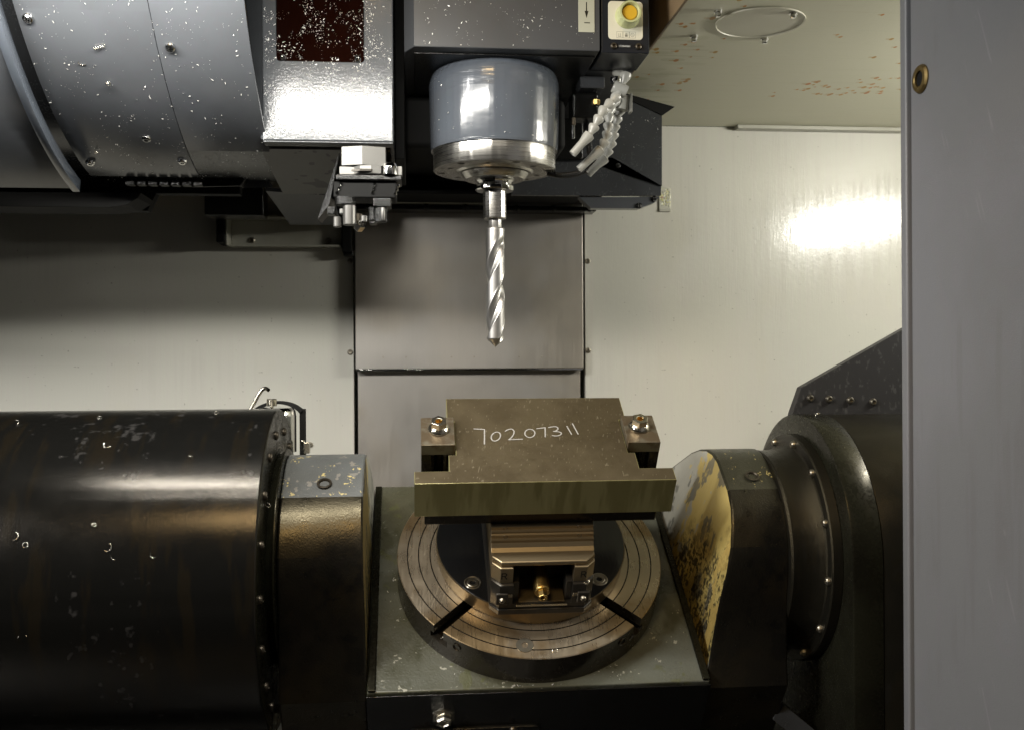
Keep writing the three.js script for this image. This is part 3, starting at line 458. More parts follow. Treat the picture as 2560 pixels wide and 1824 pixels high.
// ---------------------------------------------------------------- coolant nozzles
function segGeo(len, R) { return lathe([[0.0, -0.001], [R * 0.48, -0.001], [R * 0.52, 0.0], [R * 0.52, len * 0.14], [R * 0.66, len * 0.34], [R * 1.0, len * 0.72], [R * 1.03, len * 0.86], [R * 0.98, len * 0.99], [R * 0.8, len * 1.06], [0, len * 1.08]], 22); }
function aim(m, a, b) { m.position.copy(a); m.quaternion.setFromUnitVectors(V(0, 1, 0), b.clone().sub(a).normalize()); }
function hose(label, pts, R, nozzleEnd, nozzleR) {
  const c = thing('coolant_hose', label, 'coolant hose', { group: 'segmented coolant hoses beside the spindle' }), P = pts.map((p) => V(...p));
  for (let i = 0; i < P.length - 1; i++) aim(mesh('segment', segGeo(P[i].distanceTo(P[i + 1]) * 0.98, R), M.plasticWhite, c), P[i + 1], P[i]);
  const e = V(...nozzleEnd), s = P[P.length - 1], l = s.distanceTo(e);
  aim(mesh('nozzle', lathe([[nozzleR * 0.6, 0.004], [nozzleR * 0.7, 0], [nozzleR, 0], [nozzleR * 1.02, l * 0.55], [R * 1.05, l * 0.86], [R * 1.05, l * 0.97], [R * 0.6, l * 1.02], [0, l * 1.02]], 22), M.plasticWhite, c), e, s);
  return c;
}
{
  hose('segmented white coolant hose with its nozzle pointing at the drill collar', [[0.204, 0.447, 0.035], [0.1965, 0.434, 0.04], [0.1855, 0.4215, 0.045], [0.174, 0.411, 0.05], [0.1655, 0.3965, 0.052], [0.1575, 0.3825, 0.053], [0.150, 0.3685, 0.053]], 0.0088, [0.1215, 0.3365, 0.05], 0.0064);
  hose('segmented white coolant hose hanging in the middle of the three', [[0.2035, 0.437, 0.005], [0.193, 0.422, 0.012], [0.188, 0.408, 0.018], [0.186, 0.393, 0.022], [0.184, 0.3785, 0.024], [0.180, 0.3645, 0.025], [0.1735, 0.3515, 0.025]], 0.0085, [0.1365, 0.318, 0.02], 0.0062);
  hose('segmented white coolant hose tucked behind the other two', [[0.2145, 0.428, -0.015], [0.2085, 0.413, -0.012], [0.2035, 0.399, -0.01], [0.2015, 0.3855, -0.01], [0.198, 0.3715, -0.01], [0.1925, 0.358, -0.01], [0.1865, 0.345, -0.01]], 0.0088, [0.1575, 0.3165, -0.012], 0.0064);
  const v = thing('coolant_manifold', 'white plastic valve elbows above the coolant hoses', 'valve');
  aim(mesh('valve_body', lathe([[0, 0], [0.0095, 0], [0.0105, 0.002], [0.0105, 0.022], [0.0095, 0.024], [0, 0.024]], 24), M.plasticWhite, v), V(0.1915, 0.4515, 0.035), V(0.2165, 0.4405, 0.035));
  aim(mesh('elbow', segGeo(0.02, 0.0095), M.plasticWhite, v), V(0.2075, 0.455, 0.03), V(0.2145, 0.475, 0.03));
  aim(mesh('elbow', segGeo(0.02, 0.0085), M.plasticWhite, v), V(0.212, 0.4685, 0.03), V(0.198, 0.4800, 0.025));
  aim(mesh('valve_body', lathe([[0, 0], [0.0098, 0], [0.0105, 0.002], [0.0105, 0.024], [0, 0.025]], 24), M.plasticWhite, v), V(0.217, 0.445, 0.0), V(0.2125, 0.421, 0.0));
  mesh('lever', box(0.2245, 0.2285, 0.416, 0.447, -0.006, 0.012, 0.001), M.plasticWhite, v);
  mesh('coupling', at(lathe([[0, 0], [0.009, 0], [0.0098, 0.004], [0.009, 0.009], [0, 0.009]], 24), 0.197, 0.458, 0.03), M.chrome, v);
  // black valve block with a probe pin
  const b = thing('nozzle_block', 'black greasy manifold block beside the spindle cap with a thin steel pin', 'manifold');
  mesh('block', box(0.1437, 0.1846, 0.4574, 0.4772, -0.05, 0.0, 0.002), M.darkPaint, b);
  mesh('block', box(0.1437, 0.1846, 0.4575, 0.4955, -0.09, -0.0505, 0.002), M.black, b);
  mesh('valve_base', box(0.132, 0.178, 0.412, 0.4568, -0.06, -0.02, 0.006), M.black, b);
  mesh('pin_holder', at(lathe([[0, 0], [0.004, 0], [0.004, 0.012], [0, 0.012]], 14), 0.1345, 0.400, -0.02), M.darkScrew, b);
  mesh('pin', at(lathe([[0, 0], [0.0024, 0], [0.0026, 0.002], [0.0026, 0.023], [0, 0.023]], 14), 0.1345, 0.3775, -0.02), M.chrome, b);
  mesh('fitting', at(lathe([[0, 0], [0.006, 0], [0.007, 0.003], [0.006, 0.008], [0, 0.008]], 6), 0.1735, 0.4345, -0.018), M.brass, b);
  // corrugated hose
  const hp = [[0.088, 0.3155, 0.0], [0.105, 0.312, 0.0], [0.125, 0.3135, -0.003], [0.143, 0.3185, -0.008], [0.158, 0.329, -0.015], [0.165, 0.345, -0.03], [0.166, 0.39, -0.06], [0.166, 0.435, -0.08]], cv = new THREE.CatmullRomCurve3(hp.map((p) => V(...p))), parts = [tube(hp, 0.0045, 60, 12).toNonIndexed()];
  for (let k = 0; k < 70; k++) { const q = cv.getPointAt(k / 70), tg = cv.getTangentAt(k / 70), r = new THREE.TorusGeometry(0.0048, 0.0007, 5, 14); r.applyQuaternion(new THREE.Quaternion().setFromUnitVectors(V(0, 0, 1), tg)); parts.push(r.translate(q.x, q.y, q.z).toNonIndexed()); }
  single('corrugated_conduit', mergeGeometries(parts.map((p) => { p.deleteAttribute('uv'); return p; })), phy({ color: rgb([0.02, 0.02, 0.02]), roughness: 0.3 }), 'black corrugated conduit looping to the spindle ring', 'conduit');
}
// ---------------------------------------------------------------- tool changer arm
{
  const c = thing('tool_changer_gripper', 'greasy tool changer gripper with pale angular cap under the grey housing', 'tool changer', { pos: [-0.00986, 0, 0.1204] }); c.scale.setScalar(0.927);
  const z = 0.0;
  mesh('cap', prismY([[-0.2482, z - 0.006], [-0.2149, z + 0.004], [-0.1777, z - 0.006], [-0.1777, z - 0.05], [-0.2482, z - 0.05]], 0.3245, 0.3552, 0.0006), M.armSteel, c, 'pale two faced steel cap');
  mesh('finger', prismY([[-0.252, z - 0.008], [-0.2285, z - 0.006], [-0.2185, z + 0.004], [-0.2005, z + 0.008], [-0.185, z + 0.004], [-0.18, z - 0.03], [-0.252, z - 0.05]], 0.3095, 0.3238, 0.0015), M.armSteel, c);
  mesh('slot_plate', prismY([[-0.232, z + 0.0065], [-0.2185, z + 0.0115], [-0.2, z + 0.0115], [-0.1975, z + 0.006]], 0.3125, 0.3165, 0.0006), M.viseDark, c);
  mesh('dome', at(lathe([[0, 0.021], [0.006, 0.0205], [0.010, 0.018], [0.0125, 0.013], [0.0125, 0.0], [0, 0.0]], 28), -0.1697, 0.3085, z), M.chrome, c, 'bright chrome dome');
  mesh('lug', box(-0.158, -0.1508, 0.3085, 0.3235, z - 0.02, z, 0.001), M.armSteel, c);
  mesh('body', box(-0.2575, -0.1515, 0.2995, 0.3085, z - 0.06, z + 0.004, 0.002), M.black, c);
  mesh('body', box(-0.262, -0.16, 0.272, 0.299, z - 0.065, z - 0.004, 0.003), M.blackMatte, c);
  mesh('shroud', quads([[[-0.2535, 0.345, z - 0.012], [-0.2505, 0.345, z - 0.004], [-0.268, 0.262, z - 0.004], [-0.288, 0.237, z - 0.012]], [[-0.2535, 0.345, z - 0.05], [-0.25, 0.345, z - 0.05], [-0.262, 0.262, z - 0.05], [-0.284, 0.237, z - 0.05]]]), M.black, c);
  const cylY = (x, y0, y1, zz, r, m, n = 'pin') => mesh(n, at(lathe([[0, 0], [r * 0.85, 0], [r, 0.001], [r, y1 - y0 - 0.001], [r * 0.85, y1 - y0], [0, y1 - y0]], 20), x, y0, zz), m, c);
  cylY(-0.2355, 0.226, 0.258, z + 0.006, 0.0105, M.gripSteel, 'plunger'); cylY(-0.2425, 0.2585, 0.272, z + 0.002, 0.0165, M.black, 'collar');
  cylY(-0.2555, 0.2235, 0.240, z + 0.002, 0.0065, M.gripSteel); cylY(-0.2225, 0.230, 0.246, z - 0.004, 0.008, M.darkScrew); cylY(-0.2125, 0.232, 0.242, z + 0.004, 0.0055, M.gripSteel);
  cylY(-0.186, 0.233, 0.257, z - 0.01, 0.0105, M.black, 'plunger'); cylY(-0.182, 0.2345, 0.256, z + 0.001, 0.0035, M.gripSteel); cylY(-0.2, 0.236, 0.258, z - 0.012, 0.006, M.black);
  mesh('claw', box(-0.2715, -0.2585, 0.244, 0.257, z - 0.02, z + 0.002, 0.0015), M.black, c); mesh('claw', box(-0.204, -0.193, 0.2295, 0.2325, z - 0.02, z + 0.006, 0.001), M.black, c);
  mesh('claw', box(-0.198, -0.169, 0.2575, 0.2715, z - 0.03, z + 0.001, 0.0015), M.black, c); mesh('claw', box(-0.2515, -0.245, 0.244, 0.253, z - 0.004, z + 0.008, 0.002), M.armSteel, c);
  const nut = mesh('hex_nut', hexGeo(0.0085, 0.012, 0.004), M.chrome, c); nut.position.set(-0.222, 0.2215, z + 0.002); nut.rotation.set(1.1, 0.3, -0.5);
  const g = screwGeo(0.0034, 0.003);
  for (const [x, y] of [[-0.2495, 0.294], [-0.2525, 0.287], [-0.2555, 0.280], [-0.1955, 0.2935], [-0.197, 0.287], [-0.199, 0.2805], [-0.1575, 0.2925], [-0.16, 0.286], [-0.1625, 0.2795]]) mesh('screw', at(g.clone(), x, y, z - 0.0038), M.chrome, c);
  const bp = thing('oil_drip_cap', 'bright steel plug hanging from the saddle beside the gripper', 'plug'); mesh('plug', at(lathe([[0, 0], [0.003, 0.002], [0.004, 0.007], [0.004, 0.02], [0, 0.02]], 16), -0.305, 0.3105, -0.21), M.chrome, bp);
}
// ---------------------------------------------------------------- tilting rotary table. local axes: x along the trunnion, y = table normal, z = towards the viewer
const TILT = 0.6032, TC = [0.0539, -0.3094, 0], table = { pos: TC, rot: [TILT, 0, 0] };
const prof = [[-0.225, -0.055], [-0.188, 0.016], [-0.140, 0.093], [-0.118, 0.118], [-0.095, 0.136], [-0.072, 0.147], [-0.045, 0.1525], [0.022, 0.1505], [0.054, 0.143], [0.08, 0.128], [0.105, 0.107], [0.128, 0.074], [0.148, 0.03], [0.178, -0.018], [0.205, -0.054], [0.222, -0.075], [0.222, -0.26], [-0.225, -0.26]];
function armGeo(x0, x1, flare0, flare1, split = 0.03) {
  const g = prismX(prof, x0, x1, 0.003), p = g.attributes.position, xm = (x0 + x1) / 2;
  for (let i = 0; i < p.count; i++) { const k = Math.max(-0.02, p.getY(i) + 0.055); p.setX(i, p.getX(i) + k * (p.getX(i) < xm ? flare0 : flare1)); }
  const groups = g.groups.map((q) => ({ ...q })), t = toCreasedNormals(g, 0.35), tp = t.attributes.position; t.clearGroups();
  for (const q of groups) for (let i = q.start; i < q.start + q.count; i += 3) {   // sides: flat top and back one finish, front another
    let k = q.materialIndex; if (k === 1 && (tp.getZ(i) + tp.getZ(i + 1) + tp.getZ(i + 2)) / 3 < split) k = 2;
    const last = t.groups[t.groups.length - 1]; if (last && last.materialIndex === k && last.start + last.count === i) last.count += 3; else t.addGroup(i, 3, k);
  }
  return t;
}
{
  const c = thing('tilting_cradle', 'chipped grey green cradle of the tilting table with worn yellow arms', 'tilting table', table);
  mesh('bed', box(-0.2595, 0.2595, -0.25, -0.0553, -0.234, 0.2235, 0.003), M.casting, c, 'grey green enamelled bed plate');
  mesh('front_apron', box(-0.2605, 0.2605, -0.26, -0.062, 0.2238, 0.2262, 0.001), M.black, c);
  mesh('arm', armGeo(0.2602, 0.386, 0.21, 0), [M.cheek, M.arm, M.armGreen], c, 'dark arm with a cheek worn to yellow and grey');
  mesh('arm', armGeo(-0.389, -0.2602, 0, -0.025), [M.cheek, M.arm, M.armTop], c, 'dark arm with chipped flat top and brown film');
  for (const x of [-0.3253, 0.3504]) mesh('eye_bolt_hole', at(lathe([[0.0115, 0.003], [0.0085, 0.0035], [0.0075, 0.002], [0.007, -0.004], [0, -0.004]].reverse(), 28), x, 0.1513, -0.006), M.darkScrew, c);
  for (const s of [-1, 1]) mesh('gutter', box(s > 0 ? 0.2465 : -0.2585, s > 0 ? 0.2585 : -0.2465, -0.0555, -0.0505, -0.23, 0.223, 0.002), M.greenDark, c);
  // oil plug and cover plates on the apron
  const p = mesh('drain_plug', lathe([[0, 0.012], [0.006, 0.012], [0.0075, 0.016], [0.0105, 0.016], [0.0125, 0.013], [0.0125, 0.006], [0.0155, 0.0055], [0.0185, 0.004], [0.0185, 0]], 6).rotateX(Math.PI / 2), M.nickel, c, 'brassy hexagon oil plug'); p.position.set(-0.1458, -0.1085, 0.2263);
  const plate = (x0, x1, y1) => { const r = 0.012, s = new THREE.Shape(); s.moveTo(x0, -0.25); s.lineTo(x1, -0.25); s.lineTo(x1, y1 - r); s.quadraticCurveTo(x1, y1, x1 - r, y1); s.lineTo(x0 + r, y1); s.quadraticCurveTo(x0, y1, x0, y1 - r); const g = new THREE.ExtrudeGeometry(s, { depth: 0.004, bevelSize: 0.001, bevelThickness: 0.001, bevelSegments: 2 }); return g.translate(0, 0, 0.2265); };
  for (const [x0, x1, y] of [[-0.2, 0.003, -0.139]]) { const q = mesh('apron_plate', plate(x0, x1, y), M.black, c); for (const x of [x0 + 0.03, (x0 + x1) / 2 - 0.012, x1 - 0.042]) mesh('screw', at(screwGeo(0.006, 0.004), x, y - 0.004, 0.2325), M.darkScrew, q); }
}
{ // rotary platter
  const c = thing('rotary_platter', 'round machined steel platter with ring grooves and radial tee slots', 'rotary table', table);
  const groove = (r) => [[r + 0.0010, 0], [r + 0.0009, -0.003], [r - 0.0009, -0.003], [r - 0.0010, 0]];
  const P = [[0, -0.0553], [0.2164, -0.0553], [0.2164, -0.0012], [0.2152, 0], ...groove(0.1998), ...groove(0.1817), ...groove(0.163), [0.152, 0], [0, 0]];
  const ev = new Evaluator(); ev.useGroups = false; ev.attributes = ['position', 'normal', 'uv'];
  let b = new Brush(new THREE.LatheGeometry(P.map(([r, y]) => new THREE.Vector2(r, y)), 180), M.tableSteel); b.updateMatrixWorld();
  for (const a of [1, 3, 5, 7].map((k) => k * Math.PI / 4)) for (const [w, h, y] of [[0.0195, 0.0301, -0.0049], [0.0343, 0.0123, -0.0237]]) { const s = new Brush(new THREE.BoxGeometry(0.1507, h, w), M.tableSide); s.position.set(Math.cos(a) * 0.1651, y, -Math.sin(a) * 0.1651); s.rotation.y = a; s.updateMatrixWorld(); b = ev.evaluate(b, s, SUBTRACTION); }
  let ng = b.geometry; if (ng.index) ng = ng.toNonIndexed(); const pp = ng.attributes.position; ng.clearGroups();
  ng = metricUV(ng); ng = toCreasedNormals(ng, 0.5); const q = ng.attributes.position, A = V(0, 0, 0), B = V(0, 0, 0), D = V(0, 0, 0);
  for (let i = 0; i < q.count; i += 3) {   // bright turned top, dark oily rim and slots
    A.fromBufferAttribute(q, i); B.fromBufferAttribute(q, i + 1); D.fromBufferAttribute(q, i + 2);
    const top = Math.min(A.y, B.y, D.y) > -0.0014, k = top ? 0 : 1, last = ng.groups[ng.groups.length - 1];
    if (last && last.materialIndex === k && last.start + last.count === i) last.count += 3; else ng.addGroup(i, 3, k);
  }
  mesh('platter', ng, [M.tableSteel, M.tableSide], c);
  const pl = mesh('plug', lathe([[0, -0.002], [0.0045, -0.002], [0.005, 0.0006], [0.013, 0.0008], [0.0134, 0], [0.0134, -0.003]].reverse(), 36), M.screw, c); pl.position.set(-0.0256, 0.0002, 0.1905);
  for (const a of [-0.62, 0.62, -2.5, 2.5]) { const h = mesh('rim_hole', lathe([[0.007, 0.0012], [0.006, 0.0012], [0.0055, -0.003], [0, -0.003]].reverse(), 18).rotateX(Math.PI / 2), M.darkScrew, c); h.position.set(Math.sin(a) * 0.217, -0.016, Math.cos(a) * 0.217); h.rotation.y = a; }
}
{ // dark round subplate
  const c = thing('fixture_subplate', 'dark polished round subplate with countersunk bolts under the vise', 'subplate', table);
  mesh('disc', lathe([[0, 0.0003], [0.150, 0.0003], [0.1515, 0.002], [0.154, 0.0295], [0.1535, 0.0305], [0, 0.0305]], 128), [M.subplateRim][0], c);
  mesh('top_face', metricUV(lathe([[0.1525, 0.0307], [0.1520, 0.0312], [0, 0.0312]], 128)), M.subplate, c);
  for (const [x, z] of [[-0.099, 0.092], [0.099, 0.092], [-0.099, -0.092], [0.099, -0.092]]) { const q = mesh('cap_screw', lathe([[0.0135, 0], [0.0122, 0.0012], [0.0105, 0.0006], [0.0098, -0.001], [0.0092, 0.0008], [0.0085, 0.0014], [0.005, 0.0014], [0.0045, -0.002], [0, -0.002]].reverse(), 30), M.screw, c); q.position.set(x, 0.0316, z); }
}
{ // vise
  const c = thing('machine_vise', 'steel machine vise with brass screw end clamping the fixture', 'vise', table);
  const hw = 0.0762, ev = new Evaluator(); ev.useGroups = false; ev.attributes = ['position', 'normal', 'uv'];
  const oct = (w, z, k) => [[-w, -z + k], [-w + k, -z], [w - k, -z], [w, -z + k], [w, z - k], [w - k, z], [-w + k, z], [-w, z - k]];
  let b = new Brush(prismY(oct(hw, 0.1565, 0.012), 0.0318, 0.0912, 0.0012)); b.updateMatrixWorld();
  const cut = (x0, x1, y0, y1, z0, z1) => { const k = new Brush(new THREE.BoxGeometry(x1 - x0, y1 - y0, z1 - z0)); k.position.set((x0 + x1) / 2, (y0 + y1) / 2, (z0 + z1) / 2); k.updateMatrixWorld(); b = ev.evaluate(b, k, SUBTRACTION); };
  cut(-0.044, 0.044, 0.052, 0.12, 0.105, 0.17);
  mesh('body', toCreasedNormals(b.geometry, 0.4), M.viseDark, c);
  for (const s of [-1, 1]) {
    const q = [[0.045, -0.1], [hw, -0.1], [hw, 0.139], [hw - 0.0125, 0.1515], [0.045, 0.1515]].map(([x, z]) => [x * s, z]);
    mesh('guide_rail', prismY(s > 0 ? q : q.reverse(), 0.0915, 0.1215, 0.0015), M.viseSteel, c);
    const let_ = canvasTex(64, 64, (g) => { g.fillStyle = '#000'; g.fillRect(0, 0, 64, 64); g.strokeStyle = '#fff'; g.lineWidth = 6; g.beginPath(); g.moveTo(20, 56); g.lineTo(20, 10); g.lineTo(40, 10); g.quadraticCurveTo(54, 20, 40, 32); g.lineTo(20, 32); g.moveTo(34, 32); g.lineTo(50, 56); g.stroke(); }, false);
    mesh('letter_mark', planeUV(s * 0.0585 - 0.008, s * 0.0585 + 0.008, 0.0985, 0.1145, 0.1517, 0.0004), std({ color: rgb([0.02, 0.018, 0.014]), alphaMap: let_, transparent: true, roughness: 0.5 }), c, 'stamped letter R');
    mesh('clip', box(s * 0.049 - 0.004, s * 0.049 + 0.004, 0.068, 0.074, 0.1567, 0.1585, 0.001), M.screw, c);
  }
  const oct2 = [[-hw, -0.11], [hw, -0.11], [hw, 0.1345], [hw - 0.0135, 0.1475], [-hw + 0.0135, 0.1475], [-hw, 0.1345]];
  mesh('slide_plate', prismY(oct2, 0.1217, 0.1298, 0.0022), M.viseSteel, c);
  mesh('jaw', prismX([[-0.105, 0.13], [0.127, 0.13], [0.121, 0.1335], [0.1165, 0.139], [0.1165, 0.1435], [0.1115, 0.1435], [0.1115, 0.149], [0.1085, 0.1498], [0.1085, 0.153], [0.103, 0.153], [0.103, 0.1575], [-0.105, 0.1575]], -hw, hw, 0.0006), M.viseSteel, c);
  for (const x of [-0.055, 0.055]) for (const [y, z] of [[0.1465, 0.1118], [0.1553, 0.1033]]) mesh('dowel_hole', at(lathe([[0.0034, 0], [0.003, 0.0004], [0.0026, -0.0005], [0, -0.0005]].reverse(), 16).rotateX(Math.PI / 2), x, y, z), M.darkScrew, c);
  mesh('base_flange', prismY(oct(hw + 0.0015, 0.159, 0.013), 0.0318, 0.0425, 0.0015), M.viseDark, c);
  for (const s of [-1, 1]) {
    mesh('side_key', box(s * 0.0605 - 0.009, s * 0.0605 + 0.009, 0.056, 0.078, 0.1566, 0.1615, 0.0015), M.viseDark, c);
    mesh('side_bolt', at(screwGeo(0.0048, 0.004), s * 0.0605, 0.067, 0.1617), M.screw, c);
    mesh('pocket_step', box(s * 0.0395 - 0.0045, s * 0.0395 + 0.0045, 0.0522, 0.091, 0.1055, 0.150, 0.001), M.viseDark, c);
  }
  mesh('pocket_floor', box(-0.0345, 0.0345, 0.0522, 0.0535, 0.1055, 0.154, 0.0004), M.viseSteel, c);
  mesh('pocket_lip', box(-0.0385, 0.0385, 0.0475, 0.0515, 0.1566, 0.1578, 0.0005), M.nickel, c, 'bright worn edge of the pocket');
  mesh('bridge', box(-0.0445, 0.0445, 0.093, 0.121, 0.07, 0.104, 0.001), M.viseDark, c);
  const sc = mesh('lead_screw', (() => { const q = [[0, 0]]; for (let i = 0; i < 16; i++) { const y = 0.004 + i * 0.0026; q.push([0.0123, y], [0.0127, y + 0.0008], [0.0127, y + 0.0014], [0.0123, y + 0.0022]); } q.push([0.0122, 0.047], [0.0105, 0.0495], [0.0, 0.0495]); return lathe(q, 36).rotateX(Math.PI / 2); })(), M.brass, c, 'threaded brass screw end'); sc.position.set(-0.001, 0.0765, 0.108);
  const hx = mesh('hex_drive', hexGeo(0.0072, 0.012, 0.0032).rotateX(Math.PI / 2).rotateZ(0.5), M.brass, c); hx.position.set(-0.001, 0.0765, 0.157);
}
{ // fixture plate and clamps
  const c = thing('fixture_plate', 'dark steel fixture plate between vise jaws and brown workpiece', 'fixture', table);
  mesh('plate', box(-0.1735, 0.1705, 0.1578, 0.1874, -0.093, 0.095, 0.0015), M.darkSteel, c);
  for (const s of [-1, 1]) {
    const k = thing('clamp_block', s < 0 ? 'stepped brown steel clamp block with flange nut in front of the steel way cover' : 'stepped brown steel clamp block with flange nut in front of the cream wall', 'clamp', { ...table, group: 'clamp blocks holding the workpiece' });
    const X = (a, b) => s < 0 ? [-b, -a] : [a, b];
    mesh('bridge', box(...X(0.1283, 0.1778), 0.2415, 0.2602, -0.0295, 0.0365, 0.001), M.brownSteel, k);
    mesh('leg', box(...X(0.1635, 0.1777), 0.1878, 0.2413, -0.029, 0.036, 0.0008), M.darkSteel, k);
    const bo = mesh('stud', at(lathe([[0, 0], [0.007, 0], [0.007, 0.053], [0, 0.053]], 24), s * 0.151, 0.188, 0), M.darkSteel, k);
    const n = thing('flange_nut', s < 0 ? 'bright flange nut on the clamp block before the steel way cover' : 'bright flange nut on the clamp block before the cream wall', 'nut', { ...table, group: 'flange nuts on the clamp blocks' });
    const w = mesh('washer', at(lathe([[0.006, 0], [0.0165, 0], [0.0165, 0.0015], [0.006, 0.0015]], 36), s * 0.1515, 0.2604, 0), M.screw, n);
    mesh('flange', at(lathe([[0.005, 0.002], [0.0145, 0.002], [0.0152, 0.003], [0.0146, 0.0045], [0.011, 0.008], [0.005, 0.009]], 36), s * 0.1515, 0.2601, 0), M.nickel, n);
    const h = mesh('hexagon', hexGeo(0.0125, 0.0115, 0.0054), M.nickel, n); h.position.set(s * 0.1515, 0.2655, 0); h.rotation.y = s < 0 ? 0.52 : 0.25;
    const br = mesh('bore', at(lathe([[0, 0.0], [0.0052, 0.0], [0.0053, 0.008], [0.005, 0.008], [0.0049, 0.0004], [0, 0.0004]].reverse(), 20), s * 0.1515, 0.2672, 0), M.brass, n);
  }
}
{ // workpiece
  const c = thing('workpiece', 'brown machined steel workpiece with handwritten number in chalk pen', 'workpiece', table);
  const half = [[-0.1378, -0.0905], [0.1378, -0.0895], [0.1378, -0.0315], [0.1272, -0.0315], [0.1272, 0.0475], [0.1376, 0.0475], [0.1376, 0.083], [0.1872, 0.083], [0.1872, 0.1095], [-0.188, 0.1095], [-0.188, 0.083], [-0.1382, 0.083], [-0.1382, 0.0475], [-0.1275, 0.0475], [-0.1275, -0.0315], [-0.1378, -0.0315]];
  const g = prismY(half, 0.1878, 0.25, 0.0009), uvd = metricUV(g.clone()); const groups = g.groups; uvd.clearGroups(); groups.forEach((q) => uvd.addGroup(q.start, q.count, q.materialIndex));
  mesh('block', uvd, [M.work, M.workFace], c);
  const nums = canvasTex(1024, 384, (g, w, h) => {
    g.fillStyle = '#000'; g.fillRect(0, 0, w, h); g.strokeStyle = '#e4e4e4'; g.lineWidth = 12; g.lineCap = 'round'; g.lineJoin = 'round';
    const S = (f) => { g.beginPath(); f(); g.stroke(); };
    // drawn in the box 0..1024 x 0..384 : 7 0 2 0 7 3 1 1
    S(() => { g.moveTo(40, 112); g.lineTo(138, 122); g.lineTo(124, 330); });
    S(() => { g.ellipse(236, 226, 40, 66, 0.35, 0, 7); });
    S(() => { g.moveTo(330, 150); g.quadraticCurveTo(400, 86, 412, 160); g.quadraticCurveTo(400, 230, 352, 274); g.lineTo(478, 268); });
    S(() => { g.ellipse(556, 186, 46, 60, 0.25, 0, 7); });
    S(() => { g.moveTo(628, 120); g.lineTo(708, 106); g.lineTo(694, 240); });
    S(() => { g.moveTo(742, 104); g.quadraticCurveTo(838, 74, 826, 128); g.quadraticCurveTo(812, 160, 780, 162); g.quadraticCurveTo(880, 168, 838, 214); g.quadraticCurveTo(806, 238, 764, 222); });
    S(() => { g.moveTo(916, 90); g.lineTo(944, 208); }); S(() => { g.moveTo(974, 50); g.lineTo(1006, 206); });
    g.globalCompositeOperation = 'destination-out';
    for (let i = 0; i < 2600; i++) { g.fillStyle = `rgba(0,0,0,${rr(0.15, 0.8)})`; g.fillRect(rr(0, w), rr(0, h), rr(1, 9), rr(1, 4)); } g.globalCompositeOperation = 'destination-over'; g.fillStyle = '#000'; g.fillRect(0, 0, w, h);
  }, false);
  const pl = new THREE.PlaneGeometry(0.166, 0.064).rotateX(-Math.PI / 2); pl.translate(-0.0215, 0.2506, 0.0005);
  mesh('chalk_number', pl, std({ color: rgb([0.36, 0.345, 0.32]), alphaMap: nums, transparent: true, roughness: 0.9 }), c, 'handwritten white number 70207311');
}
// ---------------------------------------------------------------- lower drum and ring (axis along x)
{
  const c = thing('drive_drum', 'large black drive drum with worn paint and stuck metal chips', 'drum', { pos: [0, -0.3204, 0.0038] });
  mesh('shell', metricCyl(latheX([[0.0, -1.1], [0.2515, -1.1], [0.2524, -1.099], [0.2524, -0.3515], [0.2512, -0.3498]], 160), 0.2524), M.drum, c);
  mesh('end_plate', latheX([[0.2512, -0.3512], [0.2512, -0.350], [0.2495, -0.3488], [0.0, -0.3488]], 128), M.greenDark, c);
  const g = screwGeo(0.007, 0.0045);
  for (let k = 0; k < 18; k++) { const a = 0.217 + k * 0.343; const s = mesh('bolt', g, M.darkScrew, c); s.rotation.y = Math.PI / 2; s.position.set(-0.3486, 0.218 * Math.cos(a), 0.218 * Math.sin(a)); }
}
function metricCyl(g, R) { const p = g.attributes.position, uv = g.attributes.uv; for (let i = 0; i < p.count; i++) uv.setXY(i, p.getX(i), (Math.atan2(p.getZ(i), -p.getY(i)) + Math.PI) * R); return g; }
single('trunnion_ring', latheX([[0.0, -0.356], [0.164, -0.356], [0.1655, -0.3485], [0.1715, -0.3395], [0.1735, -0.338], [0.1735, -0.3365], [0.1728, -0.3358], [0.0, -0.3358]], 128).translate(0, -0.3066, 0), M.greenDark, 'dark green ring flange between the drum and the chipped arm', 'flange');
{
  const c = thing('trunnion_bearing', 'black bearing housing with bolted ring flange beside the worn arm', 'bearing housing', { pos: [0, -0.3066, 0] });
  mesh('boss', latheX([[0, 0.4385], [0.1585, 0.4385], [0.161, 0.442], [0.160, 0.452], [0.1605, 0.468], [0.164, 0.482], [0.1685, 0.4895], [0.172, 0.4915]], 128), M.trunnion, c);
  mesh('ring_flange', latheX([[0.15, 0.4912], [0.1855, 0.4912], [0.1876, 0.4935], [0.1876, 0.508]], 128), M.trunnion, c);
  // arch shaped housing: half round above, straight below
  const arch = (R, y0, n = 48) => { const o = []; for (let i = 0; i <= n; i++) { const a = -Math.PI / 2 + Math.PI * i / n; o.push([R * Math.sin(a), R * Math.cos(a)]); } o.push([R, y0], [-R, y0]); return o; };
  mesh('housing', toCreasedNormals(prismX(arch(0.2208, -0.6), 0.509, 0.556, 0.0025), 0.4), M.greenDark, c, 'dark green arched housing face');
  mesh('housing_body', toCreasedNormals(prismX(arch(0.2195, -0.6), 0.5565, 1.1, 0.002), 0.4), M.trunnion, c);
  const g = screwGeo(0.0068, 0.006);
  for (let k = 0; k < 13; k++) { const a = 0.215 + k * 0.497 - 0.497; const s = mesh('bolt', g, M.screw, c); s.rotation.y = -Math.PI / 2; s.position.set(0.4910, 0.1765 * Math.cos(a), 0.1765 * Math.sin(a)); }
}
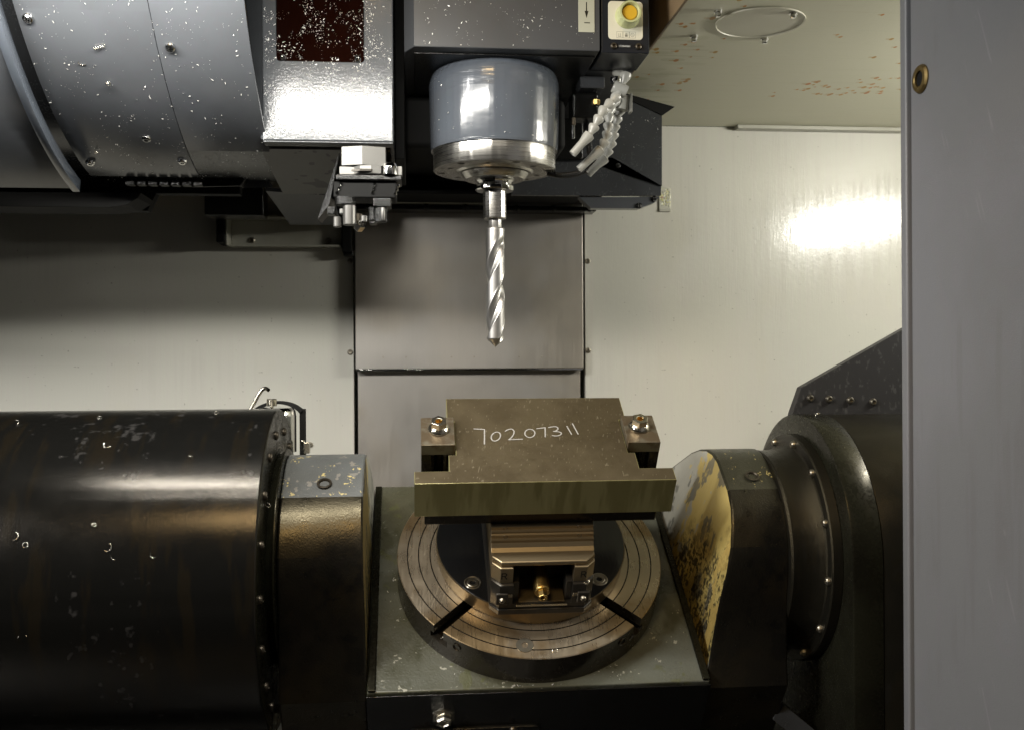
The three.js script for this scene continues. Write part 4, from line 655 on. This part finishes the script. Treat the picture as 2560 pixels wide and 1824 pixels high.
{
  const c = thing('guard_bracket', 'black sheet guard with four screws above the bearing housing', 'guard');
  mesh('sheet', prism([[0.5095, -0.088], [0.5267, -0.0416], [0.7031, 0.0537], [1.0, 0.21], [1.0, -0.13], [0.52, -0.13]], -0.04, -0.02, 0.001), phy({ map: tex(512, (u, v) => mix3([0.022, 0.021, 0.021], [0.075, 0.073, 0.07], 0.5 * sm(0.66, 0.74, fbm(u, v, 60, 30, 221, 4))), 0.3, true), roughness: 0.45 }), c);
  for (const [x, y] of [[0.5422, -0.0602], [0.5756, -0.0619], [0.6133, -0.0643], [0.6542, -0.0674]]) mesh('screw', at(screwGeo(0.0066, 0.006), x, y, -0.0202), M.screw, c);
}
{ // floor bracket low beside the housing
  const c = thing('chute_bar', 'worn black chute bar sloping down beside the bearing housing', 'chute');
  mesh('bar', quads([[[0.4395, -0.535, 0.1], [0.4308, -0.565, 0.1], [0.55, -0.665, 0.1], [0.56, -0.635, 0.1]], [[0.4395, -0.535, 0.0], [0.4308, -0.565, 0.0], [0.55, -0.665, 0.0], [0.56, -0.635, 0.0]]]), M.darkPaint, c);
}
// ---------------------------------------------------------------- sensor and wash pipe behind the drum
{
  const p = thing('wash_pipe', 'bent chrome wash pipe rising behind the black drum', 'pipe');
  mesh('tube', tube([[-0.47, -0.155, -0.2], [-0.44, -0.10, -0.2], [-0.4251, -0.0753, -0.2], [-0.411, -0.05, -0.2], [-0.4045, -0.0415, -0.2], [-0.399, -0.0395, -0.198], [-0.393, -0.0425, -0.192]], 0.0034, 60, 14), M.nickel, p);
  const s = thing('brush_guard', 'black bristle guard and thumb screw standing behind the drum', 'guard');
  mesh('thumb_screw', at(lathe([[0, 0], [0.0032, 0], [0.0032, 0.0205], [0.0085, 0.021], [0.009, 0.022], [0.009, 0.033], [0.0082, 0.034], [0, 0.034]], 28), -0.3885, -0.0925, -0.2), M.nickel, s);
  mesh('chrome_cup', at(lathe([[0, 0.0], [0.03, 0.0], [0.0345, -0.006], [0.036, -0.016], [0.036, -0.08], [0, -0.08]].reverse(), 48), -0.383, -0.066 - 0.009, -0.215), M.chrome, s);
  const arc = []; for (let i = 0; i <= 20; i++) { const a = Math.PI * (0.88 - 0.72 * i / 20); arc.push([-0.383 + 0.052 * Math.cos(a), -0.098 + 0.034 * Math.sin(a)]); } const inn = arc.map(([x, y]) => [x * 1 + (-0.383 - x) * 0.12, y - 0.005]).reverse();
  mesh('hood', prism([...arc, ...inn], -0.26, -0.23, 0.0005), M.blackMatte, s);
  mesh('bristle_strip', box(-0.3435, -0.3335, -0.17, -0.079, -0.255, -0.235, 0.001), M.blackMatte, s);
  const bo = thing('hex_stop', 'pale square stop bolt peeping over the ring flange', 'bolt');
  mesh('head', box(-0.331, -0.3215, -0.157, -0.137, -0.21, -0.19, 0.001), M.nickel, bo); mesh('neck', box(-0.337, -0.3312, -0.152, -0.134, -0.205, -0.195, 0.001), M.chrome, bo);
}
// ---------------------------------------------------------------- door jamb
{
  const c = thing('door_jamb', 'flat grey painted door jamb with a bronze ringed plug hole', 'door jamb');
  mesh('panel', box(0.45, 0.50, -0.9, 0.9, 0.512, 1.9, 0.004), M.jamb, c);
  mesh('edge_strip', box(0.4452, 0.47, -0.9, 0.9, 0.4965, 0.5115, 0.003), M.jamb, c);
  const r = mesh('plug_ring', lathe([[0.009, -0.003], [0.009, 0.0035], [0.0105, 0.0045], [0.0145, 0.004], [0.0165, 0.0015], [0.0165, 0]].reverse(), 40).rotateZ(Math.PI / 2), std({ metalness: 0.8, color: rgb([0.17, 0.12, 0.045]), roughness: 0.45 }), c, 'bronze ring around the hole'); r.position.set(0.4498, 0.3261, 0.5401);
  const d = mesh('hole', lathe([[0, 0.0012], [0.0089, 0.0012], [0.0089, 0]].reverse(), 24).rotateZ(Math.PI / 2), M.blackMatte, c); d.position.set(0.4498, 0.3261, 0.5401);
}
// ---------------------------------------------------------------- chips
function scatter(name, label, n, place, size) {   // tiny bent slivers
  const g = new THREE.BufferGeometry(); g.setAttribute('position', new THREE.Float32BufferAttribute([-1, -0.35, 0, 1, -0.25, 0.25, 0.9, 0.35, 0.1, -1, -0.35, 0, 0.9, 0.35, 0.1, -0.8, 0.4, 0.3, -1, -0.35, 0, -0.8, 0.4, 0.3, -0.1, 0, 0.7, 1, -0.25, 0.25, -0.1, 0, 0.7, 0.9, 0.35, 0.1], 3)); g.computeVertexNormals();
  const m = new THREE.InstancedMesh(g, M.chip, n), o = new THREE.Object3D();
  for (let i = 0; i < n; i++) { let [p, nrm] = place(); for (let t = 0; t < 6 && vnoise(p[0] * 55 + 400, p[1] * 55 + p[2] * 30 + 400, 4096, 4096, 77) * 0.7 + 0.3 * rnd() < 0.5; t++) [p, nrm] = place(); const s = size * (0.35 + 1.5 * Math.pow(rnd(), 4)); o.position.set(...p); o.quaternion.setFromUnitVectors(V(0, 0, 1), V(...nrm).normalize()); o.rotateZ(rr(0, 7)); o.rotateX(rr(-0.5, 0.5)); o.rotateY(rr(-0.5, 0.5)); o.scale.set(s * rr(0.7, 1.5), s, s); o.updateMatrix(); m.setMatrixAt(i, o.matrix); }
  m.name = name; userData(m, label, 'metal chips', null, 'stuff'); m.castShadow = true; scene.add(m);
}
const onCover = () => { const a = rr(0.15, 0.95), x = rr(-0.65, -0.357), r = 0.6036; return [[x, 0.901 - r * Math.cos(a), -0.15 + r * Math.sin(a)], [0, -Math.cos(a), Math.sin(a)]]; };
scatter('chip_dust', 'fine bright metal chips stuck over the curved magazine cover', 760, onCover, 0.00085);
scatter('chip_spray', 'dense spray of bright metal chips on the grey window housing', 2300, () => { const x = rr(-0.357, -0.164), y = 0.342 + 0.225 * Math.pow(rnd(), 1.0), w = x > -0.338 && x < -0.2066 && y > 0.4615; return [[x, y, (w ? 0.0966 : 0.1003)], [0, 0, 1]]; }, 0.0009);
scatter('chip_specks', 'scattered bright metal specks on the dark spindle head front', 170, () => [[rr(-0.128, 0.15), rr(0.482, 0.57), 0.1253], [0, 0, 1]], 0.0010);
scatter('chip_grit', 'metal grit on the spindle cap and saddle cover', 90, () => { if (rnd() < 0.45) { const a = rr(-1.2, 1.2), y = rr(0.355, 0.455); return [[0.1068 * Math.sin(a), y, 0.1068 * Math.cos(a)], [Math.sin(a), 0, Math.cos(a)]]; } return [[rr(0.23, 0.358), rr(0.43, 0.49), -0.3195], [0, 0, 1]]; }, 0.0010);
scatter('slot_swarf', 'fine swarf lying on the bed plate around the round platter', 150, () => {
  const a = rr(0, 6.283), r = 0.219 + 0.03 * rnd() * rnd(), slot = rnd() < 0.3, k = Math.PI / 4 * (rnd() < 0.5 ? 1 : -1), q = rr(0.17, 0.212);
  const [x, y, z] = slot ? [Math.sin(k) * q, -0.0285, Math.cos(k) * q] : [Math.max(-0.24, Math.min(0.24, Math.sin(a) * r)), -0.0548, Math.max(-0.22, Math.min(0.22, Math.cos(a) * r))], c = Math.cos(TILT), s = Math.sin(TILT);
  return [[TC[0] + x, TC[1] + c * y - s * z, s * y + c * z], [0, c, s]];
}, 0.0012);
function curl(label, p, n, R, turns, r = 0.0005, pitch = 0) {
  const pts = [], k = Math.max(8, Math.ceil(turns * 14)); for (let i = 0; i <= k; i++) { const a = i / k * turns * Math.PI * 2; pts.push([R * Math.cos(a), R * Math.sin(a), pitch * i / k]); }
  const m = single('swarf_curl', tube(pts, r, k * 2, 5), M.swarf, label, 'metal chip', 'curled metal chips'); m.position.set(...p); m.quaternion.setFromUnitVectors(V(0, 0, 1), V(...n).normalize()); m.rotateX(rr(-0.5, 0.5)); m.rotateZ(rr(0, 6)); m.scale.set(1, 1, 1); return m;
}
{
  const cy = -0.3204, cz = 0.0038, N = (p) => [0, p[1] - cy, p[2] - cz];
  const drumLbl = 'small curled metal chip stuck to the black drive drum';
  for (const [p, R, t] of [[[-0.7228, -0.0821, 0.087], 0.0045, 0.5], [[-0.6072, -0.0771, 0.071], 0.0035, 0.9], [[-0.4384, -0.0725, 0.0515], 0.003, 0.8], [[-0.5737, -0.1121, 0.1464], 0.0055, 0.5], [[-0.5664, -0.2139, 0.2326], 0.003, 0.9], [[-0.546, -0.2427, 0.2439], 0.0052, 0.55], [[-0.5362, -0.2542, 0.2474], 0.0045, 0.35], [[-0.4851, -0.2538, 0.2473], 0.0042, 0.5], [[-0.6695, -0.2259, 0.2378], 0.0062, 0.42], [[-0.6526, -0.2373, 0.2421], 0.0035, 0.95], [[-0.6533, -0.359, 0.2532], 0.006, 0.4], [[-0.4531, -0.1281, 0.1673], 0.003, 0.7]]) {
    const n = V(...N(p)).normalize(); curl(drumLbl, [p[0], cy + n.y * 0.2538, cz + n.z * 0.2538], [0, n.y, n.z], R, t, 0.00045);
  }
  const C = (p) => [0, p[1] - 0.901, p[2] + 0.15], covLbl = 'shiny chip curl stuck on the curved magazine cover';
  for (const [p, R, t, pitch] of [[[-0.5631, 0.434, 0.2314], 0.0022, 5, 0.016], [[-0.5849, 0.4191, 0.2124], 0.005, 0.5, 0], [[-0.5584, 0.3998, 0.1852], 0.003, 1.6, 0.003], [[-0.5847, 0.346, 0.0859], 0.005, 0.25, 0], [[-0.615, 0.333, 0.05], 0.003, 1.2, 0.003]]) { const n = V(...C(p)).normalize(); curl(covLbl, [p[0], 0.901 + n.y * 0.6055, -0.15 + n.z * 0.6055], pitch > 0.01 ? [1, 0.1, 0.1] : [0, n.y, n.z], R, t, 0.0006, pitch); }
  const tl = (x, y, z) => { const c = Math.cos(TILT), s = Math.sin(TILT); return [TC[0] + x, TC[1] + c * y - s * z, s * y + c * z]; }, nn = [0, Math.cos(TILT), Math.sin(TILT)];
  for (const [x, y, z, R] of [[0.042, 0.053, 0.135, 0.004], [0.064, 0.093, 0.1535, 0.004], [-0.11, -0.02, 0.13, 0.0045], [0.018, 0.001, 0.202, 0.004], [-0.335, -0.01, 0.14, 0.004]]) curl('tiny metal curl lying on the rotary table or vise', tl(x, y, z), nn, R, 0.6, 0.0005);
  curl('pale metal curl lying on the top of the bearing housing', [0.535, -0.0848, 0.03], [0, 1, 0.2], 0.006, 0.5, 0.0007);
  curl('bright chip pair caught beside the drum end plate', [-0.345, -0.2, 0.165], [0.6, 0.5, 0.6], 0.004, 0.8, 0.0006);
}
// ---------------------------------------------------------------- lamps: fitting, glowing face and the light just in front of it
for (const [k, L] of Object.entries(LAMPS)) {
  const lbl = { header: 'long enclosure lamp over the door opening', side: 'enclosure lamp on the cream side wall', room: 'warm workshop ceiling lamp in front of the machine', hall: 'neutral workshop hall lamp beside the open door' }[k];
  const c = thing('work_lamp', lbl, 'lamp', { pos: L.pos }), q = new THREE.Object3D(); q.position.set(...L.pos);
  const light = new THREE.RectAreaLight(rgb(L.color), L.power, L.w, L.h); light.position.set(...L.pos); light.lookAt(...L.aim); light.name = 'lamp_light'; light.castShadow = true;
  c.quaternion.copy(light.quaternion);   // the lamp's face looks along its own -z
  mesh('housing', box(-L.w / 2 - 0.015, L.w / 2 + 0.015, -L.h / 2 - 0.012, L.h / 2 + 0.012, 0.006, 0.05, 0.004), M.darkPaint, c);
  mesh('diffuser', box(-L.w / 2, L.w / 2, -L.h / 2, L.h / 2, 0.002, 0.0055, 0), std({ color: rgb([0.8, 0.8, 0.8]), emissive: rgb(L.color), emissiveIntensity: 1.0 }), c, 'glowing diffuser');
  scene.add(light);
}
renderer.render(scene, camera);
